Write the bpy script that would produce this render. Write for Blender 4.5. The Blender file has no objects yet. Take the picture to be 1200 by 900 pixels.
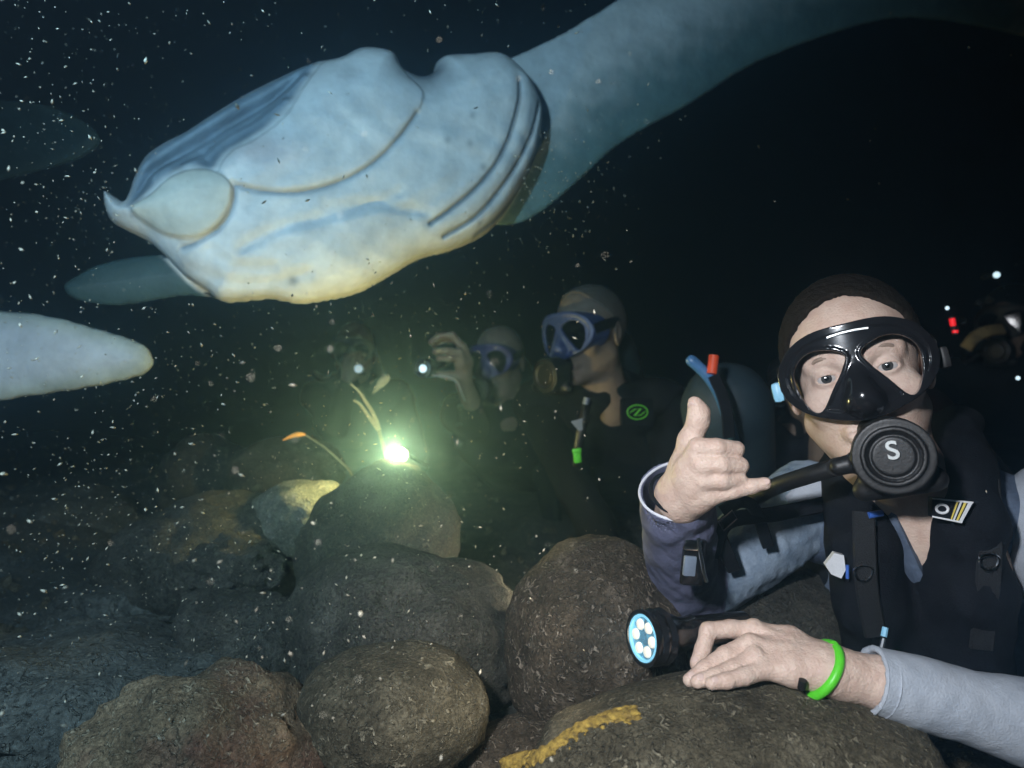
import bpy, bmesh, math, random
import numpy as np
from mathutils import Vector, Matrix, noise as mnoise

R = math.radians
scene = bpy.context.scene
COL = scene.collection
rng = np.random.default_rng(7)
random.seed(7)

# ------------------------------------------------------------------ camera, world, exposure
F = 830.0                      # focal length in photograph pixels (1200 x 900)
CZ = 0.47                      # camera height over the sea bed
cam_d = bpy.data.cameras.new('camera')
cam_d.sensor_width = 36.0
cam_d.lens = 36.0 * F / 1200.0
cam_d.clip_start = 0.02
cam_d.clip_end = 500
cam = bpy.data.objects.new('camera', cam_d)
COL.objects.link(cam)
cam.location = (0, 0, CZ)
cam.rotation_euler = (R(90), 0, 0)
scene.camera = cam
cam_d.dof.use_dof = True
cam_d.dof.focus_distance = 0.84
cam_d.dof.aperture_fstop = 4.0

w = bpy.data.worlds.new('World')
scene.world = w
w.use_nodes = True
nt = w.node_tree
bg = nt.nodes['Background']
sky = nt.nodes.new('ShaderNodeTexSky')
sky.sky_type = 'NISHITA'
sky.sun_disc = False
sky.sun_elevation = R(12)
sky.sun_rotation = R(200)
nt.links.new(sky.outputs['Color'], bg.inputs['Color'])
bg.inputs['Strength'].default_value = 0.0006      # night, several metres under water

scene.view_settings.view_transform = 'Standard'
scene.view_settings.look = 'None'
scene.view_settings.exposure = 0.0
scene.view_settings.gamma = 1.0
scene.cycles.use_denoising = True
scene.cycles.max_bounces = 8
scene.cycles.diffuse_bounces = 3
scene.cycles.glossy_bounces = 3
scene.cycles.transparent_max_bounces = 12
scene.cycles.volume_bounces = 1
scene.cycles.sample_clamp_indirect = 3.0
scene.cycles.use_fast_gi = False

# light levels of the lamps (each lamp is built with its torch further down)
VIDEO_W, VIDEO_W2, VIDEO_W3, TORCH_W, HAND_W, LOW_W = 64.0, 100.0, 66.0, 6.5, 1.6, 4.0


# ------------------------------------------------------------------ helpers
def P(px, py, d):
    return Vector(((px - 600) / F * d, d, CZ + (450 - py) / F * d))


def PA(px, py, d):
    return np.array(P(px, py, d))


def tag(o, label=None, cat=None, group=None, kind=None):
    if label: o['label'] = label
    if cat: o['category'] = cat
    if group: o['group'] = group
    if kind: o['kind'] = kind
    return o


def thing(name, loc, label, cat, group=None):
    o = bpy.data.objects.new(name, None)
    o.empty_display_size = 0.05
    COL.objects.link(o)
    o.location = loc
    return tag(o, label, cat, group)


def put(name, me, mat, parent=None):
    """link a mesh given in world coordinates, optionally as child"""
    o = bpy.data.objects.new(name, me)
    COL.objects.link(o)
    if mat is not None and len(me.materials) == 0:
        me.materials.append(mat)
    if parent is not None:
        o.parent = parent
        base = Vector((0, 0, 0)); p = parent
        while p is not None:
            base += p.location; p = p.parent
        o.location = -base
    return o


def mesh_np(name, V, Q, smooth=True):
    me = bpy.data.meshes.new(name)
    V = np.asarray(V, dtype=np.float32)
    Q = np.asarray(Q, dtype=np.int32)
    n = Q.shape[1]
    me.vertices.add(len(V)); me.vertices.foreach_set('co', V.ravel())
    me.loops.add(Q.size); me.loops.foreach_set('vertex_index', Q.ravel())
    me.polygons.add(len(Q))
    me.polygons.foreach_set('loop_start', np.arange(0, Q.size, n, dtype=np.int32))
    me.polygons.foreach_set('loop_total', np.full(len(Q), n, dtype=np.int32))
    me.polygons.foreach_set('use_smooth', np.full(len(Q), smooth, dtype=bool))
    me.update(calc_edges=True)
    me.validate()
    return me


def outward(V, Q):
    """turn the quads so that a closed surface faces outwards"""
    a, b, c = V[Q[:, 0]], V[Q[:, 1]], V[Q[:, 2]]
    return Q if (a * np.cross(b, c)).sum() > 0 else Q[:, ::-1]


def surface_nets(vals, xs, ys, zs):
    """vals<0 inside, tensor grid with coordinates xs, ys, zs -> verts, quads"""
    s = vals < 0
    c = [s[i:s.shape[0] - 1 + i, j:s.shape[1] - 1 + j, k:s.shape[2] - 1 + k] for i in (0, 1) for j in (0, 1) for k in (0, 1)]
    cnt = np.zeros(c[0].shape, dtype=np.uint8)
    for a in c: cnt += a
    act = (cnt > 0) & (cnt < 8)
    I, J, K = np.nonzero(act)
    idx = np.full(act.shape, -1, dtype=np.int32)
    idx[I, J, K] = np.arange(len(I))
    cor = np.array([(i, j, k) for i in (0, 1) for j in (0, 1) for k in (0, 1)])
    cv = np.stack([vals[I + i, J + j, K + k] for i, j, k in cor], 1)
    acc = np.zeros((len(I), 3)); num = np.zeros(len(I))
    for a in range(8):
        for b in range(a + 1, 8):
            if np.abs(cor[a] - cor[b]).sum() != 1: continue
            va, vb = cv[:, a], cv[:, b]
            m = (va < 0) != (vb < 0)
            t = np.where(m, va / np.where(m, va - vb, 1), 0)
            acc += np.where(m[:, None], cor[a] + t[:, None] * (cor[b] - cor[a]), 0)
            num += m
    acc /= np.maximum(num, 1)[:, None]
    V = np.empty((len(I), 3))
    for ax, (arr, ii) in enumerate(((xs, I), (ys, J), (zs, K))):
        V[:, ax] = arr[ii] + acc[:, ax] * (arr[ii + 1] - arr[ii])
    quads = []
    for ax in range(3):
        sl0 = [slice(None)] * 3; sl1 = [slice(None)] * 3
        sl0[ax] = slice(0, -1); sl1[ax] = slice(1, None)
        a, b = s[tuple(sl0)], s[tuple(sl1)]
        e = a != b
        o1, o2 = [x for x in range(3) if x != ax]
        sl = [slice(None)] * 3; sl[o1] = slice(1, -1); sl[o2] = slice(1, -1)
        sub = np.zeros_like(e); sub[tuple(sl)] = e[tuple(sl)]
        ei = np.array(np.nonzero(sub))
        if ei.shape[1] == 0: continue
        def cell(d1, d2):
            q = ei.copy(); q[o1] += d1; q[o2] += d2
            return idx[q[0], q[1], q[2]]
        q = np.stack([cell(-1, -1), cell(0, -1), cell(0, 0), cell(-1, 0)], 1)
        flip = a[tuple(ei)] if ax != 1 else ~a[tuple(ei)]
        q[~flip] = q[~flip][:, ::-1]
        quads.append(q)
    Q = np.concatenate(quads)
    Q = Q[(Q >= 0).all(1)]
    return V, Q


class Field:
    """signed distance field on a grid, primitives evaluated only near themselves"""
    def __init__(self, lo, hi, h):
        self.h = h
        self.ax = [np.arange(lo[i], hi[i] + h, h, dtype=np.float32) for i in range(3)]
        self.d = np.full([len(a) for a in self.ax], 0.05, dtype=np.float32)

    def block(self, lo, hi):
        sl = []
        for i in range(3):
            a = int(np.searchsorted(self.ax[i], lo[i])); b = int(np.searchsorted(self.ax[i], hi[i]))
            if b <= a: return None
            sl.append(slice(a, b))
        g = (self.ax[0][sl[0]][:, None, None], self.ax[1][sl[1]][None, :, None], self.ax[2][sl[2]][None, None, :])
        return tuple(sl), g

    def merge(self, sl, v, k, op):
        o = self.d[sl]
        if op == 'u':
            if k > 0:
                hh = np.maximum(k - np.abs(o - v), 0) / k
                self.d[sl] = np.minimum(o, v) - hh * hh * k * 0.25
            else: self.d[sl] = np.minimum(o, v)
        elif op == 's':
            v = -v
            if k > 0:
                hh = np.maximum(k - np.abs(o - v), 0) / k
                self.d[sl] = np.maximum(o, v) + hh * hh * k * 0.25
            else: self.d[sl] = np.maximum(o, v)

    def cap(self, a, b, ra, rb=None, k=0.0, op='u', flat=None):
        rb = ra if rb is None else rb
        a = np.asarray(a, float); b = np.asarray(b, float)
        m = max(ra, rb) + k + 3 * self.h + 0.004
        bl = self.block(np.minimum(a, b) - m, np.maximum(a, b) + m)
        if bl is None: return
        sl, (x, y, z) = bl
        ba = b - a; L = float(ba @ ba) + 1e-12
        t = np.clip(((x - a[0]) * ba[0] + (y - a[1]) * ba[1] + (z - a[2]) * ba[2]) / L, 0, 1)
        dx = x - a[0] - t * ba[0]; dy = y - a[1] - t * ba[1]; dz = z - a[2] - t * ba[2]
        v = np.sqrt(dx * dx + dy * dy + dz * dz) - (ra + (rb - ra) * t)
        self.merge(sl, v.astype(np.float32), k, op)

    def chain(self, pts, k=0.003, op='u'):
        for (a, ra), (b, rb) in zip(pts[:-1], pts[1:]):
            self.cap(a, b, ra, rb, k, op)

    def ell(self, c, r, k=0.0, op='u', rot=None):
        c = np.asarray(c, float); r = np.asarray(r, float)
        m = r.max() + k + 3 * self.h + 0.004
        bl = self.block(c - m, c + m)
        if bl is None: return
        sl, (x, y, z) = bl
        px, py, pz = x - c[0], y - c[1], z - c[2]
        if rot is not None:
            A = np.array(rot)      # rows are the local axes
            px, py, pz = (A[0, 0] * px + A[0, 1] * py + A[0, 2] * pz, A[1, 0] * px + A[1, 1] * py + A[1, 2] * pz, A[2, 0] * px + A[2, 1] * py + A[2, 2] * pz)
        k0 = np.sqrt((px / r[0])**2 + (py / r[1])**2 + (pz / r[2])**2)
        k1 = np.sqrt((px / r[0]**2)**2 + (py / r[1]**2)**2 + (pz / r[2]**2)**2) + 1e-9
        v = k0 * (k0 - 1) / k1
        v = np.where(k0 < 0.02, -r.min(), v)
        self.merge(sl, v.astype(np.float32), k, op)

    def wrinkle(self, amp, freq, seed, n=6, aniso=(1, 1, 1)):
        rg = np.random.default_rng(seed)
        x, y, z = self.ax[0][:, None, None], self.ax[1][None, :, None], self.ax[2][None, None, :]
        acc = 0
        for i in range(n):
            k = rg.normal(size=3) * freq * np.array(aniso); ph = rg.uniform(0, 6.28)
            acc = acc + np.sin(k[0] * x + k[1] * y + k[2] * z + ph + 1.3 * np.sin(0.45 * k[1] * x + 0.45 * k[2] * y - 0.45 * k[0] * z))
        self.d = self.d + (amp * acc / math.sqrt(n)).astype(np.float32)

    def mesh(self, name, M=None, relax=0):
        V, Q = surface_nets(self.d, *self.ax)
        for _ in range(relax):
            S = np.zeros_like(V); n = np.zeros(len(V))
            for i in range(4):
                np.add.at(S, Q[:, i], V[Q[:, (i + 1) % 4]]); np.add.at(n, Q[:, i], 1)
                np.add.at(S, Q[:, i], V[Q[:, (i - 1) % 4]]); np.add.at(n, Q[:, i], 1)
            V = 0.5 * V + 0.5 * S / np.maximum(n, 1)[:, None]
        if M is not None:
            A = np.array(M); V = V @ A[:3, :3].T + A[:3, 3]
        return mesh_np(name, V, outward(V, Q))


def join_meshes(name, meshes):
    Vs, Qs, off = [], [], 0
    for me in meshes:
        V = np.empty(len(me.vertices) * 3, np.float32); me.vertices.foreach_get('co', V)
        Q = np.empty(len(me.loops), np.int32); me.loops.foreach_get('vertex_index', Q)
        Vs.append(V.reshape(-1, 3)); Qs.append(Q.reshape(-1, 4) + off); off += len(me.vertices)
        bpy.data.meshes.remove(me)
    return mesh_np(name, np.concatenate(Vs), np.concatenate(Qs))


class MB:
    """collects tubes, lathes, boxes and prisms, world coordinates"""
    def __init__(self): self.v = []; self.f = []

    def add(self, V, Fs):
        o = len(self.v); self.v += [tuple(p) for p in V]; self.f += [tuple(i + o for i in f) for f in Fs]
        return self

    def tube(self, pts, rad, n=10, squash=None):
        pts = [Vector(p) for p in pts]
        rad = rad if isinstance(rad, (list, tuple)) else [rad] * len(pts)
        V, Fs = [], []
        nrm = None
        for i, p in enumerate(pts):
            t = (pts[min(i + 1, len(pts) - 1)] - pts[max(i - 1, 0)]).normalized()
            if nrm is None:
                nrm = t.cross(Vector((0, 0, 1)) if abs(t.z) < 0.9 else Vector((1, 0, 0))).normalized()
            nrm = (nrm - t * nrm.dot(t)).normalized()
            b = t.cross(nrm)
            a1, a2 = (1, 1) if squash is None else squash
            for j in range(n):
                an = 2 * math.pi * j / n
                V.append(p + (nrm * math.cos(an) * a1 + b * math.sin(an) * a2) * rad[i])
        m = len(pts)
        for i in range(m - 1):
            for j in range(n):
                Fs.append((i * n + j, i * n + (j + 1) % n, (i + 1) * n + (j + 1) % n, (i + 1) * n + j))
        Fs.append(tuple(range(n))[::-1]); Fs.append(tuple((m - 1) * n + j for j in range(n)))
        return self.add(V, Fs)

    def strip(self, pts, nrms, w_, t_):
        """flat band along pts; nrms = outward normals"""
        V, Fs = [], []
        pts = [Vector(p) for p in pts]
        for i, p in enumerate(pts):
            t = (pts[min(i + 1, len(pts) - 1)] - pts[max(i - 1, 0)]).normalized()
            nn = Vector(nrms[i]); nn = (nn - t * nn.dot(t)).normalized(); b = t.cross(nn)
            V += [p + b * w_ / 2, p + b * w_ * .42 + nn * t_, p - b * w_ * .42 + nn * t_, p - b * w_ / 2, p - b * w_ * .42 - nn * t_ * .4, p + b * w_ * .42 - nn * t_ * .4]
        n = 6; m = len(pts)
        for i in range(m - 1):
            for j in range(n):
                Fs.append((i * n + j, i * n + (j + 1) % n, (i + 1) * n + (j + 1) % n, (i + 1) * n + j))
        Fs.append(tuple(range(n))[::-1]); Fs.append(tuple((m - 1) * n + j for j in range(n)))
        return self.add(V, Fs)

    def lathe(self, origin, axis, prof, n=32):
        """prof = [(along axis, radius)...]"""
        o = Vector(origin); ax = Vector(axis).normalized()
        u = ax.cross(Vector((0, 0, 1)) if abs(ax.z) < 0.9 else Vector((1, 0, 0))).normalized(); v = ax.cross(u)
        V, Fs = [], []
        for h, r in prof:
            for j in range(n):
                a = 2 * math.pi * j / n
                V.append(o + ax * h + (u * math.cos(a) + v * math.sin(a)) * max(r, 1e-5))
        m = len(prof)
        for i in range(m - 1):
            for j in range(n):
                Fs.append((i * n + j, i * n + (j + 1) % n, (i + 1) * n + (j + 1) % n, (i + 1) * n + j))
        Fs.append(tuple(range(n))[::-1]); Fs.append(tuple((m - 1) * n + j for j in range(n)))
        return self.add(V, Fs)

    def box(self, c, ax, ay, az, s, bev=0.0):
        bm = bmesh.new(); bmesh.ops.create_cube(bm, size=1)
        bmesh.ops.scale(bm, vec=s, verts=bm.verts)
        if bev: bmesh.ops.bevel(bm, geom=list(bm.edges), offset=bev, segments=2, affect='EDGES', profile=0.6)
        ax, ay, az = Vector(ax), Vector(ay), Vector(az)
        V = [Vector(c) + ax * q.co.x + ay * q.co.y + az * q.co.z for q in bm.verts]
        bm.verts.index_update()
        Fs = [tuple(q.index for q in f.verts) for f in bm.faces]
        bm.free()
        return self.add(V, Fs)

    def prism(self, pts, ext):
        """planar polygon extruded by vector ext"""
        ext = Vector(ext); n = len(pts)
        V = [Vector(p) for p in pts] + [Vector(p) + ext for p in pts]
        Fs = [tuple(range(n)), tuple(range(n, 2 * n))[::-1]]
        for i in range(n): Fs.append((i, n + i, n + (i + 1) % n, (i + 1) % n))
        return self.add(V, Fs)

    def build(self, name, mat, parent=None, smooth=True):
        me = bpy.data.meshes.new(name)
        me.from_pydata(self.v, [], self.f)
        bm = bmesh.new(); bm.from_mesh(me); bmesh.ops.recalc_face_normals(bm, faces=bm.faces); bm.to_mesh(me); bm.free()
        if smooth:
            me.polygons.foreach_set('use_smooth', [True] * len(me.polygons))
            me.set_sharp_from_angle(angle=R(40))
        return put(name, me, mat, parent)


def spline(pts, n=8):
    """Catmull-Rom through points"""
    pts = [np.asarray(p, float) for p in pts]
    e = [2 * pts[0] - pts[1]] + pts + [2 * pts[-1] - pts[-2]]
    out = []
    for i in range(1, len(e) - 2):
        a, b, c, d = e[i - 1:i + 3]
        for s in range(n):
            t = s / n
            out.append(0.5 * ((2 * b) + (c - a) * t + (2 * a - 5 * b + 4 * c - d) * t * t + (3 * b - a - 3 * c + d) * t**3))
    out.append(pts[-1])
    return out


def cspline(pts, n=6):
    pts = [np.asarray(p, float) for p in pts]; m = len(pts); out = []
    for i in range(m):
        a, b, c, d = pts[i - 1], pts[i], pts[(i + 1) % m], pts[(i + 2) % m]
        for s in range(n):
            t = s / n
            out.append(0.5 * ((2 * b) + (c - a) * t + (2 * a - 5 * b + 4 * c - d) * t * t + (3 * b - a - 3 * c + d) * t**3))
    return np.array(out)


def sd_poly(X, Y, poly):
    d = np.full(X.shape, 1e9); s = np.ones(X.shape)
    n = len(poly); j = n - 1
    for i in range(n):
        ex, ey = poly[j] - poly[i]; wx, wy = X - poly[i][0], Y - poly[i][1]
        t = np.clip((wx * ex + wy * ey) / (ex * ex + ey * ey + 1e-15), 0, 1)
        bx, by = wx - ex * t, wy - ey * t
        d = np.minimum(d, bx * bx + by * by)
        c1 = Y >= poly[i][1]; c2 = Y < poly[j][1]; c3 = ex * wy > ey * wx
        s = np.where((c1 & c2 & c3) | (~c1 & ~c2 & ~c3), -s, s)
        j = i
    return s * np.sqrt(d)


def sd_line(X, Y, pts):
    d = np.full(X.shape, 1e9)
    for a, b in zip(pts[:-1], pts[1:]):
        ex, ey = b - a; wx, wy = X - a[0], Y - a[1]
        t = np.clip((wx * ex + wy * ey) / (ex * ex + ey * ey + 1e-15), 0, 1)
        d = np.minimum(d, np.hypot(wx - ex * t, wy - ey * t))
    return d


# ------------------------------------------------------------------ materials
def mat(name, col, rough=0.6, metal=0.0, var=0.0, vscale=30.0, bump=0.0, bscale=200.0, col2=None, emit=None, estr=0.0, spec=0.5, sss=0.0, attr=None):
    m = bpy.data.materials.new(name); m.use_nodes = True
    n = m.node_tree.nodes; l = m.node_tree.links
    b = n['Principled BSDF']
    b.inputs['Base Color'].default_value = (*col, 1)
    b.inputs['Roughness'].default_value = rough
    b.inputs['Metallic'].default_value = metal
    b.inputs['Specular IOR Level'].default_value = spec
    if sss:
        b.inputs['Subsurface Weight'].default_value = sss
        b.inputs['Subsurface Radius'].default_value = (1.0, 0.4, 0.2)
        b.inputs['Subsurface Scale'].default_value = 0.006
    tc = n.new('ShaderNodeTexCoord')
    src = None
    if attr:
        a = n.new('ShaderNodeAttribute'); a.attribute_name = attr
        src = a.outputs['Color']
    if var or col2:
        tx = n.new('ShaderNodeTexNoise'); tx.inputs['Scale'].default_value = vscale; tx.inputs['Detail'].default_value = 6
        tx.inputs['Roughness'].default_value = 0.65
        l.new(tc.outputs['Object'], tx.inputs['Vector'])
        rp = n.new('ShaderNodeValToRGB')
        rp.color_ramp.elements[0].position = 0.32; rp.color_ramp.elements[1].position = 0.68
        if attr:
            rp.color_ramp.elements[0].color = (1 - var, 1 - var, 1 - var, 1); rp.color_ramp.elements[1].color = (1, 1, 1, 1)
            mx = n.new('ShaderNodeMix'); mx.data_type = 'RGBA'; mx.blend_type = 'MULTIPLY'; mx.inputs['Factor'].default_value = 1
            l.new(tx.outputs['Fac'], rp.inputs['Fac']); l.new(src, mx.inputs['A']); l.new(rp.outputs['Color'], mx.inputs['B'])
            src = mx.outputs['Result']
        else:
            c2 = col2 or tuple(min(1, c * (1 + var)) for c in col)
            c1 = tuple(c * (1 - var) for c in col) if not col2 else col
            rp.color_ramp.elements[0].color = (*c1, 1); rp.color_ramp.elements[1].color = (*c2, 1)
            l.new(tx.outputs['Fac'], rp.inputs['Fac']); src = rp.outputs['Color']
    if src is not None: l.new(src, b.inputs['Base Color'])
    if bump:
        t2 = n.new('ShaderNodeTexNoise'); t2.inputs['Scale'].default_value = bscale; t2.inputs['Detail'].default_value = 4
        l.new(tc.outputs['Object'], t2.inputs['Vector'])
        bp = n.new('ShaderNodeBump'); bp.inputs['Strength'].default_value = bump; bp.inputs['Distance'].default_value = 0.002
        l.new(t2.outputs['Fac'], bp.inputs['Height']); l.new(bp.outputs['Normal'], b.inputs['Normal'])
    if emit:
        b.inputs['Emission Color'].default_value = (*emit, 1); b.inputs['Emission Strength'].default_value = estr
    return m


def rock_mat(name, dark, mid, pale, pale_amt=0.5, scale=1.0, warm=None):
    """encrusted boulder: mottled base, pale worm-like crusts, dark pits"""
    m = bpy.data.materials.new(name); m.use_nodes = True
    n = m.node_tree.nodes; l = m.node_tree.links; b = n['Principled BSDF']
    b.inputs['Roughness'].default_value = 0.85; b.inputs['Specular IOR Level'].default_value = 0.25
    tc = n.new('ShaderNodeTexCoord')
    def noise(s, det=6, ro=0.6, dist=0.0):
        t = n.new('ShaderNodeTexNoise'); t.inputs['Scale'].default_value = s * scale; t.inputs['Detail'].default_value = det
        t.inputs['Roughness'].default_value = ro; t.inputs['Distortion'].default_value = dist
        l.new(tc.outputs['Object'], t.inputs['Vector']); return t.outputs['Fac']
    def ramp(src, stops):
        r = n.new('ShaderNodeValToRGB'); e = r.color_ramp.elements
        while len(e) < len(stops): e.new(0.5)
        for q, (p, c) in zip(e, stops): q.position = p; q.color = (*c, 1)
        l.new(src, r.inputs['Fac']); return r.outputs['Color']
    def mix(f, a, c, mode='MIX'):
        x = n.new('ShaderNodeMix'); x.data_type = 'RGBA'; x.blend_type = mode
        if hasattr(f, 'is_linked'): l.new(f, x.inputs['Factor'])
        else: x.inputs['Factor'].default_value = f
        l.new(a, x.inputs['A']); l.new(c, x.inputs['B']); return x.outputs['Result']
    base = ramp(noise(14, 8, 0.7), [(0.3, dark), (0.55, mid), (0.78, tuple(0.5 * (a + c) for a, c in zip(mid, pale)))])
    worm = ramp(noise(85, 3, 0.6, 1.6), [(0.0, (0, 0, 0)), (0.55, (0, 0, 0)), (0.64, (1, 1, 1)), (1.0, (1, 1, 1))])
    patch = ramp(noise(9, 4, 0.6), [(0.25, (pale_amt * .3,) * 3), (0.6, (pale_amt,) * 3)])
    mk = mix(1.0, worm, patch, 'MULTIPLY')
    pc = n.new('ShaderNodeRGB'); pc.outputs[0].default_value = (*pale, 1)
    c = mix(mk, base, pc.outputs[0])
    if warm:
        wc = n.new('ShaderNodeRGB'); wc.outputs[0].default_value = (*warm, 1)
        c = mix(ramp(noise(5.5, 5, 0.6), [(0.5, (0, 0, 0)), (0.7, (0.75,) * 3)]), c, wc.outputs[0])
    fine = ramp(noise(260, 4, 0.75), [(0.32, (0.3,) * 3), (0.68, (1.6,) * 3)])
    c = mix(0.8, c, fine, 'MULTIPLY')
    l.new(c, b.inputs['Base Color'])
    add = n.new('ShaderNodeMath'); add.operation = 'ADD'
    l.new(noise(120, 5, 0.7, 1.0), add.inputs[0]); l.new(worm, add.inputs[1])
    add2 = n.new('ShaderNodeMath'); add2.operation = 'ADD'
    l.new(add.outputs[0], add2.inputs[0]); l.new(noise(35, 5, 0.6), add2.inputs[1])
    bp = n.new('ShaderNodeBump'); bp.inputs['Strength'].default_value = 1.0; bp.inputs['Distance'].default_value = 0.008
    l.new(add2.outputs[0], bp.inputs['Height']); l.new(bp.outputs['Normal'], b.inputs['Normal'])
    return m


def glass_mat(name, tint=(0.985, 0.99, 0.995), refl=0.06):
    m = bpy.data.materials.new(name); m.use_nodes = True
    n = m.node_tree.nodes; l = m.node_tree.links; n.remove(n['Principled BSDF'])
    t = n.new('ShaderNodeBsdfTransparent'); t.inputs['Color'].default_value = (*tint, 1)
    g = n.new('ShaderNodeBsdfGlossy'); g.inputs['Roughness'].default_value = 0.05
    lw = n.new('ShaderNodeLayerWeight'); lw.inputs['Blend'].default_value = 0.12
    mx = n.new('ShaderNodeMixShader'); l.new(lw.outputs['Fresnel'], mx.inputs['Fac']) ; l.new(t.outputs[0], mx.inputs[1]); l.new(g.outputs[0], mx.inputs[2])
    l.new(mx.outputs[0], n['Material Output'].inputs['Surface'])
    return m


M = {}
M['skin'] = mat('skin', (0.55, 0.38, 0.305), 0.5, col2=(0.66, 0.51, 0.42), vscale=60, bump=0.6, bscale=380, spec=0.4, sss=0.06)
M['skin_dim'] = mat('skin_dim', (0.24, 0.18, 0.135), 0.6, var=0.18, vscale=35, bump=0.3, bscale=300, spec=0.3)  # weak light on the far divers put into a darker skin
M['nail'] = mat('nail', (0.62, 0.46, 0.40), 0.3, var=0.08)
M['hair'] = mat('hair', (0.006, 0.004, 0.003), 0.8, col2=(0.022, 0.016, 0.011), vscale=260, bump=1.0, bscale=520, spec=0.12)
M['hair_grey'] = mat('hair_grey', (0.12, 0.09, 0.066), 0.7, col2=(0.2, 0.155, 0.12), vscale=260, bump=1.0, bscale=420)
M['brow'] = mat('brow', (0.24, 0.17, 0.13), 0.7, col2=(0.36, 0.26, 0.2), vscale=600)
M['eye_white'] = mat('eye_white', (0.50, 0.46, 0.44), 0.15, var=0.05)
M['iris'] = mat('iris', (0.03, 0.03, 0.03), 0.15, col2=(0.06, 0.06, 0.06), vscale=900)
M['pupil'] = mat('pupil', (0.004, 0.004, 0.004), 0.1)
M['black_rubber'] = mat('black_rubber', (0.006, 0.006, 0.007), 0.5, var=0.2, bump=0.15, bscale=300)
M['black_gloss'] = mat('black_gloss', (0.010, 0.010, 0.012), 0.16, var=0.2, vscale=60)
M['black_fabric'] = mat('black_fabric', (0.006, 0.007, 0.010), 0.85, var=0.4, vscale=60, bump=0.6, bscale=500, spec=0.15)
M['neoprene'] = mat('neoprene', (0.004, 0.0045, 0.006), 0.85, var=0.4, vscale=40, bump=0.5, bscale=350, spec=0.15)
M['webbing'] = mat('webbing', (0.007, 0.008, 0.010), 0.7, var=0.5, vscale=420, bump=1.0, bscale=700)
M['glass'] = glass_mat('mask_glass')
M['blue_silicone'] = mat('blue_silicone', (0.045, 0.07, 0.20), 0.4, var=0.2)
M['purple_silicone'] = mat('purple_silicone', (0.06, 0.045, 0.17), 0.4, var=0.2)
M['clear_silicone'] = mat('clear_silicone', (0.35, 0.42, 0.44), 0.25, var=0.2)
M['chrome'] = mat('chrome', (0.75, 0.76, 0.78), 0.18, metal=1.0, var=0.08, vscale=80)
M['silver_print'] = mat('silver_print', (0.55, 0.58, 0.58), 0.35, metal=0.3, var=0.1)
M['navy_lycra'] = mat('navy_lycra', (0.035, 0.05, 0.085), 0.65, col2=(0.12, 0.16, 0.23), vscale=22, bump=0.6, bscale=260)
M['denim_lycra'] = mat('denim_lycra', (0.12, 0.17, 0.24), 0.65, col2=(0.32, 0.40, 0.50), vscale=26, bump=0.6, bscale=260)
M['purple_lycra'] = mat('purple_lycra', (0.07, 0.075, 0.125), 0.65, col2=(0.15, 0.16, 0.25), vscale=24, bump=0.5, bscale=300)
M['grey_lycra'] = mat('grey_lycra', (0.33, 0.37, 0.43), 0.6, col2=(0.46, 0.50, 0.56), vscale=20, bump=0.5, bscale=420)
M['white_hem'] = mat('white_hem', (0.6, 0.62, 0.68), 0.6, var=0.15)
M['green_band'] = mat('green_band', (0.10, 0.62, 0.03), 0.4, var=0.12, vscale=50)
M['green_print'] = mat('green_print', (0.16, 0.75, 0.05), 0.5, var=0.1)
M['green_tag'] = mat('green_tag', (0.10, 0.60, 0.04), 0.4, var=0.2, vscale=90)
M['white_plastic'] = mat('white_plastic', (0.7, 0.72, 0.75), 0.4, var=0.1)
M['grey_plastic'] = mat('grey_plastic', (0.16, 0.20, 0.26), 0.4, var=0.15)
M['blue_plastic'] = mat('blue_plastic', (0.05, 0.14, 0.5), 0.35, var=0.15)
M['yellow_print'] = mat('yellow_print', (0.75, 0.6, 0.12), 0.5, var=0.1)
M['teal_paint'] = mat('teal_paint', (0.016, 0.032, 0.045), 0.55, col2=(0.03, 0.055, 0.07), vscale=14, bump=0.1)
M['pale_blue'] = mat('pale_blue', (0.25, 0.55, 0.75), 0.4, var=0.1)
M['sky_blue_tube'] = mat('sky_blue_tube', (0.07, 0.2, 0.42), 0.35, var=0.15)
M['red_cap'] = mat('red_cap', (0.75, 0.09, 0.03), 0.4, var=0.15)
M['tan_strap'] = mat('tan_strap', (0.33, 0.25, 0.11), 0.7, var=0.25, vscale=60, bump=0.4)
M['speck'] = mat('speck', (0.16, 0.15, 0.12), 0.6, col2=(0.68, 0.63, 0.50), vscale=23)
M['coral_pale'] = mat('coral_pale', (0.22, 0.22, 0.16), 0.7, var=0.2, vscale=80, bump=0.4)
M['whip'] = mat('whip', (0.12, 0.12, 0.09), 0.7, var=0.2, vscale=80)
M['orange_tip'] = mat('orange_tip', (0.75, 0.36, 0.08), 0.6, var=0.2, vscale=80)
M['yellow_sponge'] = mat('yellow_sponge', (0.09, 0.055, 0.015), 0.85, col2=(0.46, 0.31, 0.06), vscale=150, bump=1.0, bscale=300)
M['lamp_white'] = mat('lamp_white', (0.9, 0.9, 0.85), 0.3, emit=(1.0, 0.96, 0.84), estr=3.0, var=0.05)
M['led'] = mat('led', (0.8, 0.78, 0.7), 0.3, emit=(1.0, 0.9, 0.7), estr=0.42, var=0.05)
M['led_cool'] = mat('led_cool', (0.8, 0.9, 1.0), 0.2, emit=(0.65, 0.9, 1.0), estr=1.4, var=0.05)
M['glass_dark'] = glass_mat('mask_glass_dark', (0.30, 0.34, 0.40))
M['lit_rim'] = mat('lit_rim', (0.3, 0.7, 0.9), 0.2, emit=(0.25, 0.7, 1.0), estr=0.28, var=0.05)  # glow stands in for light caught in the torch rim
M['led_dim'] = mat('led_dim', (0.8, 0.85, 0.9), 0.2, emit=(0.7, 0.9, 1.0), estr=0.45, var=0.05)
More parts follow.
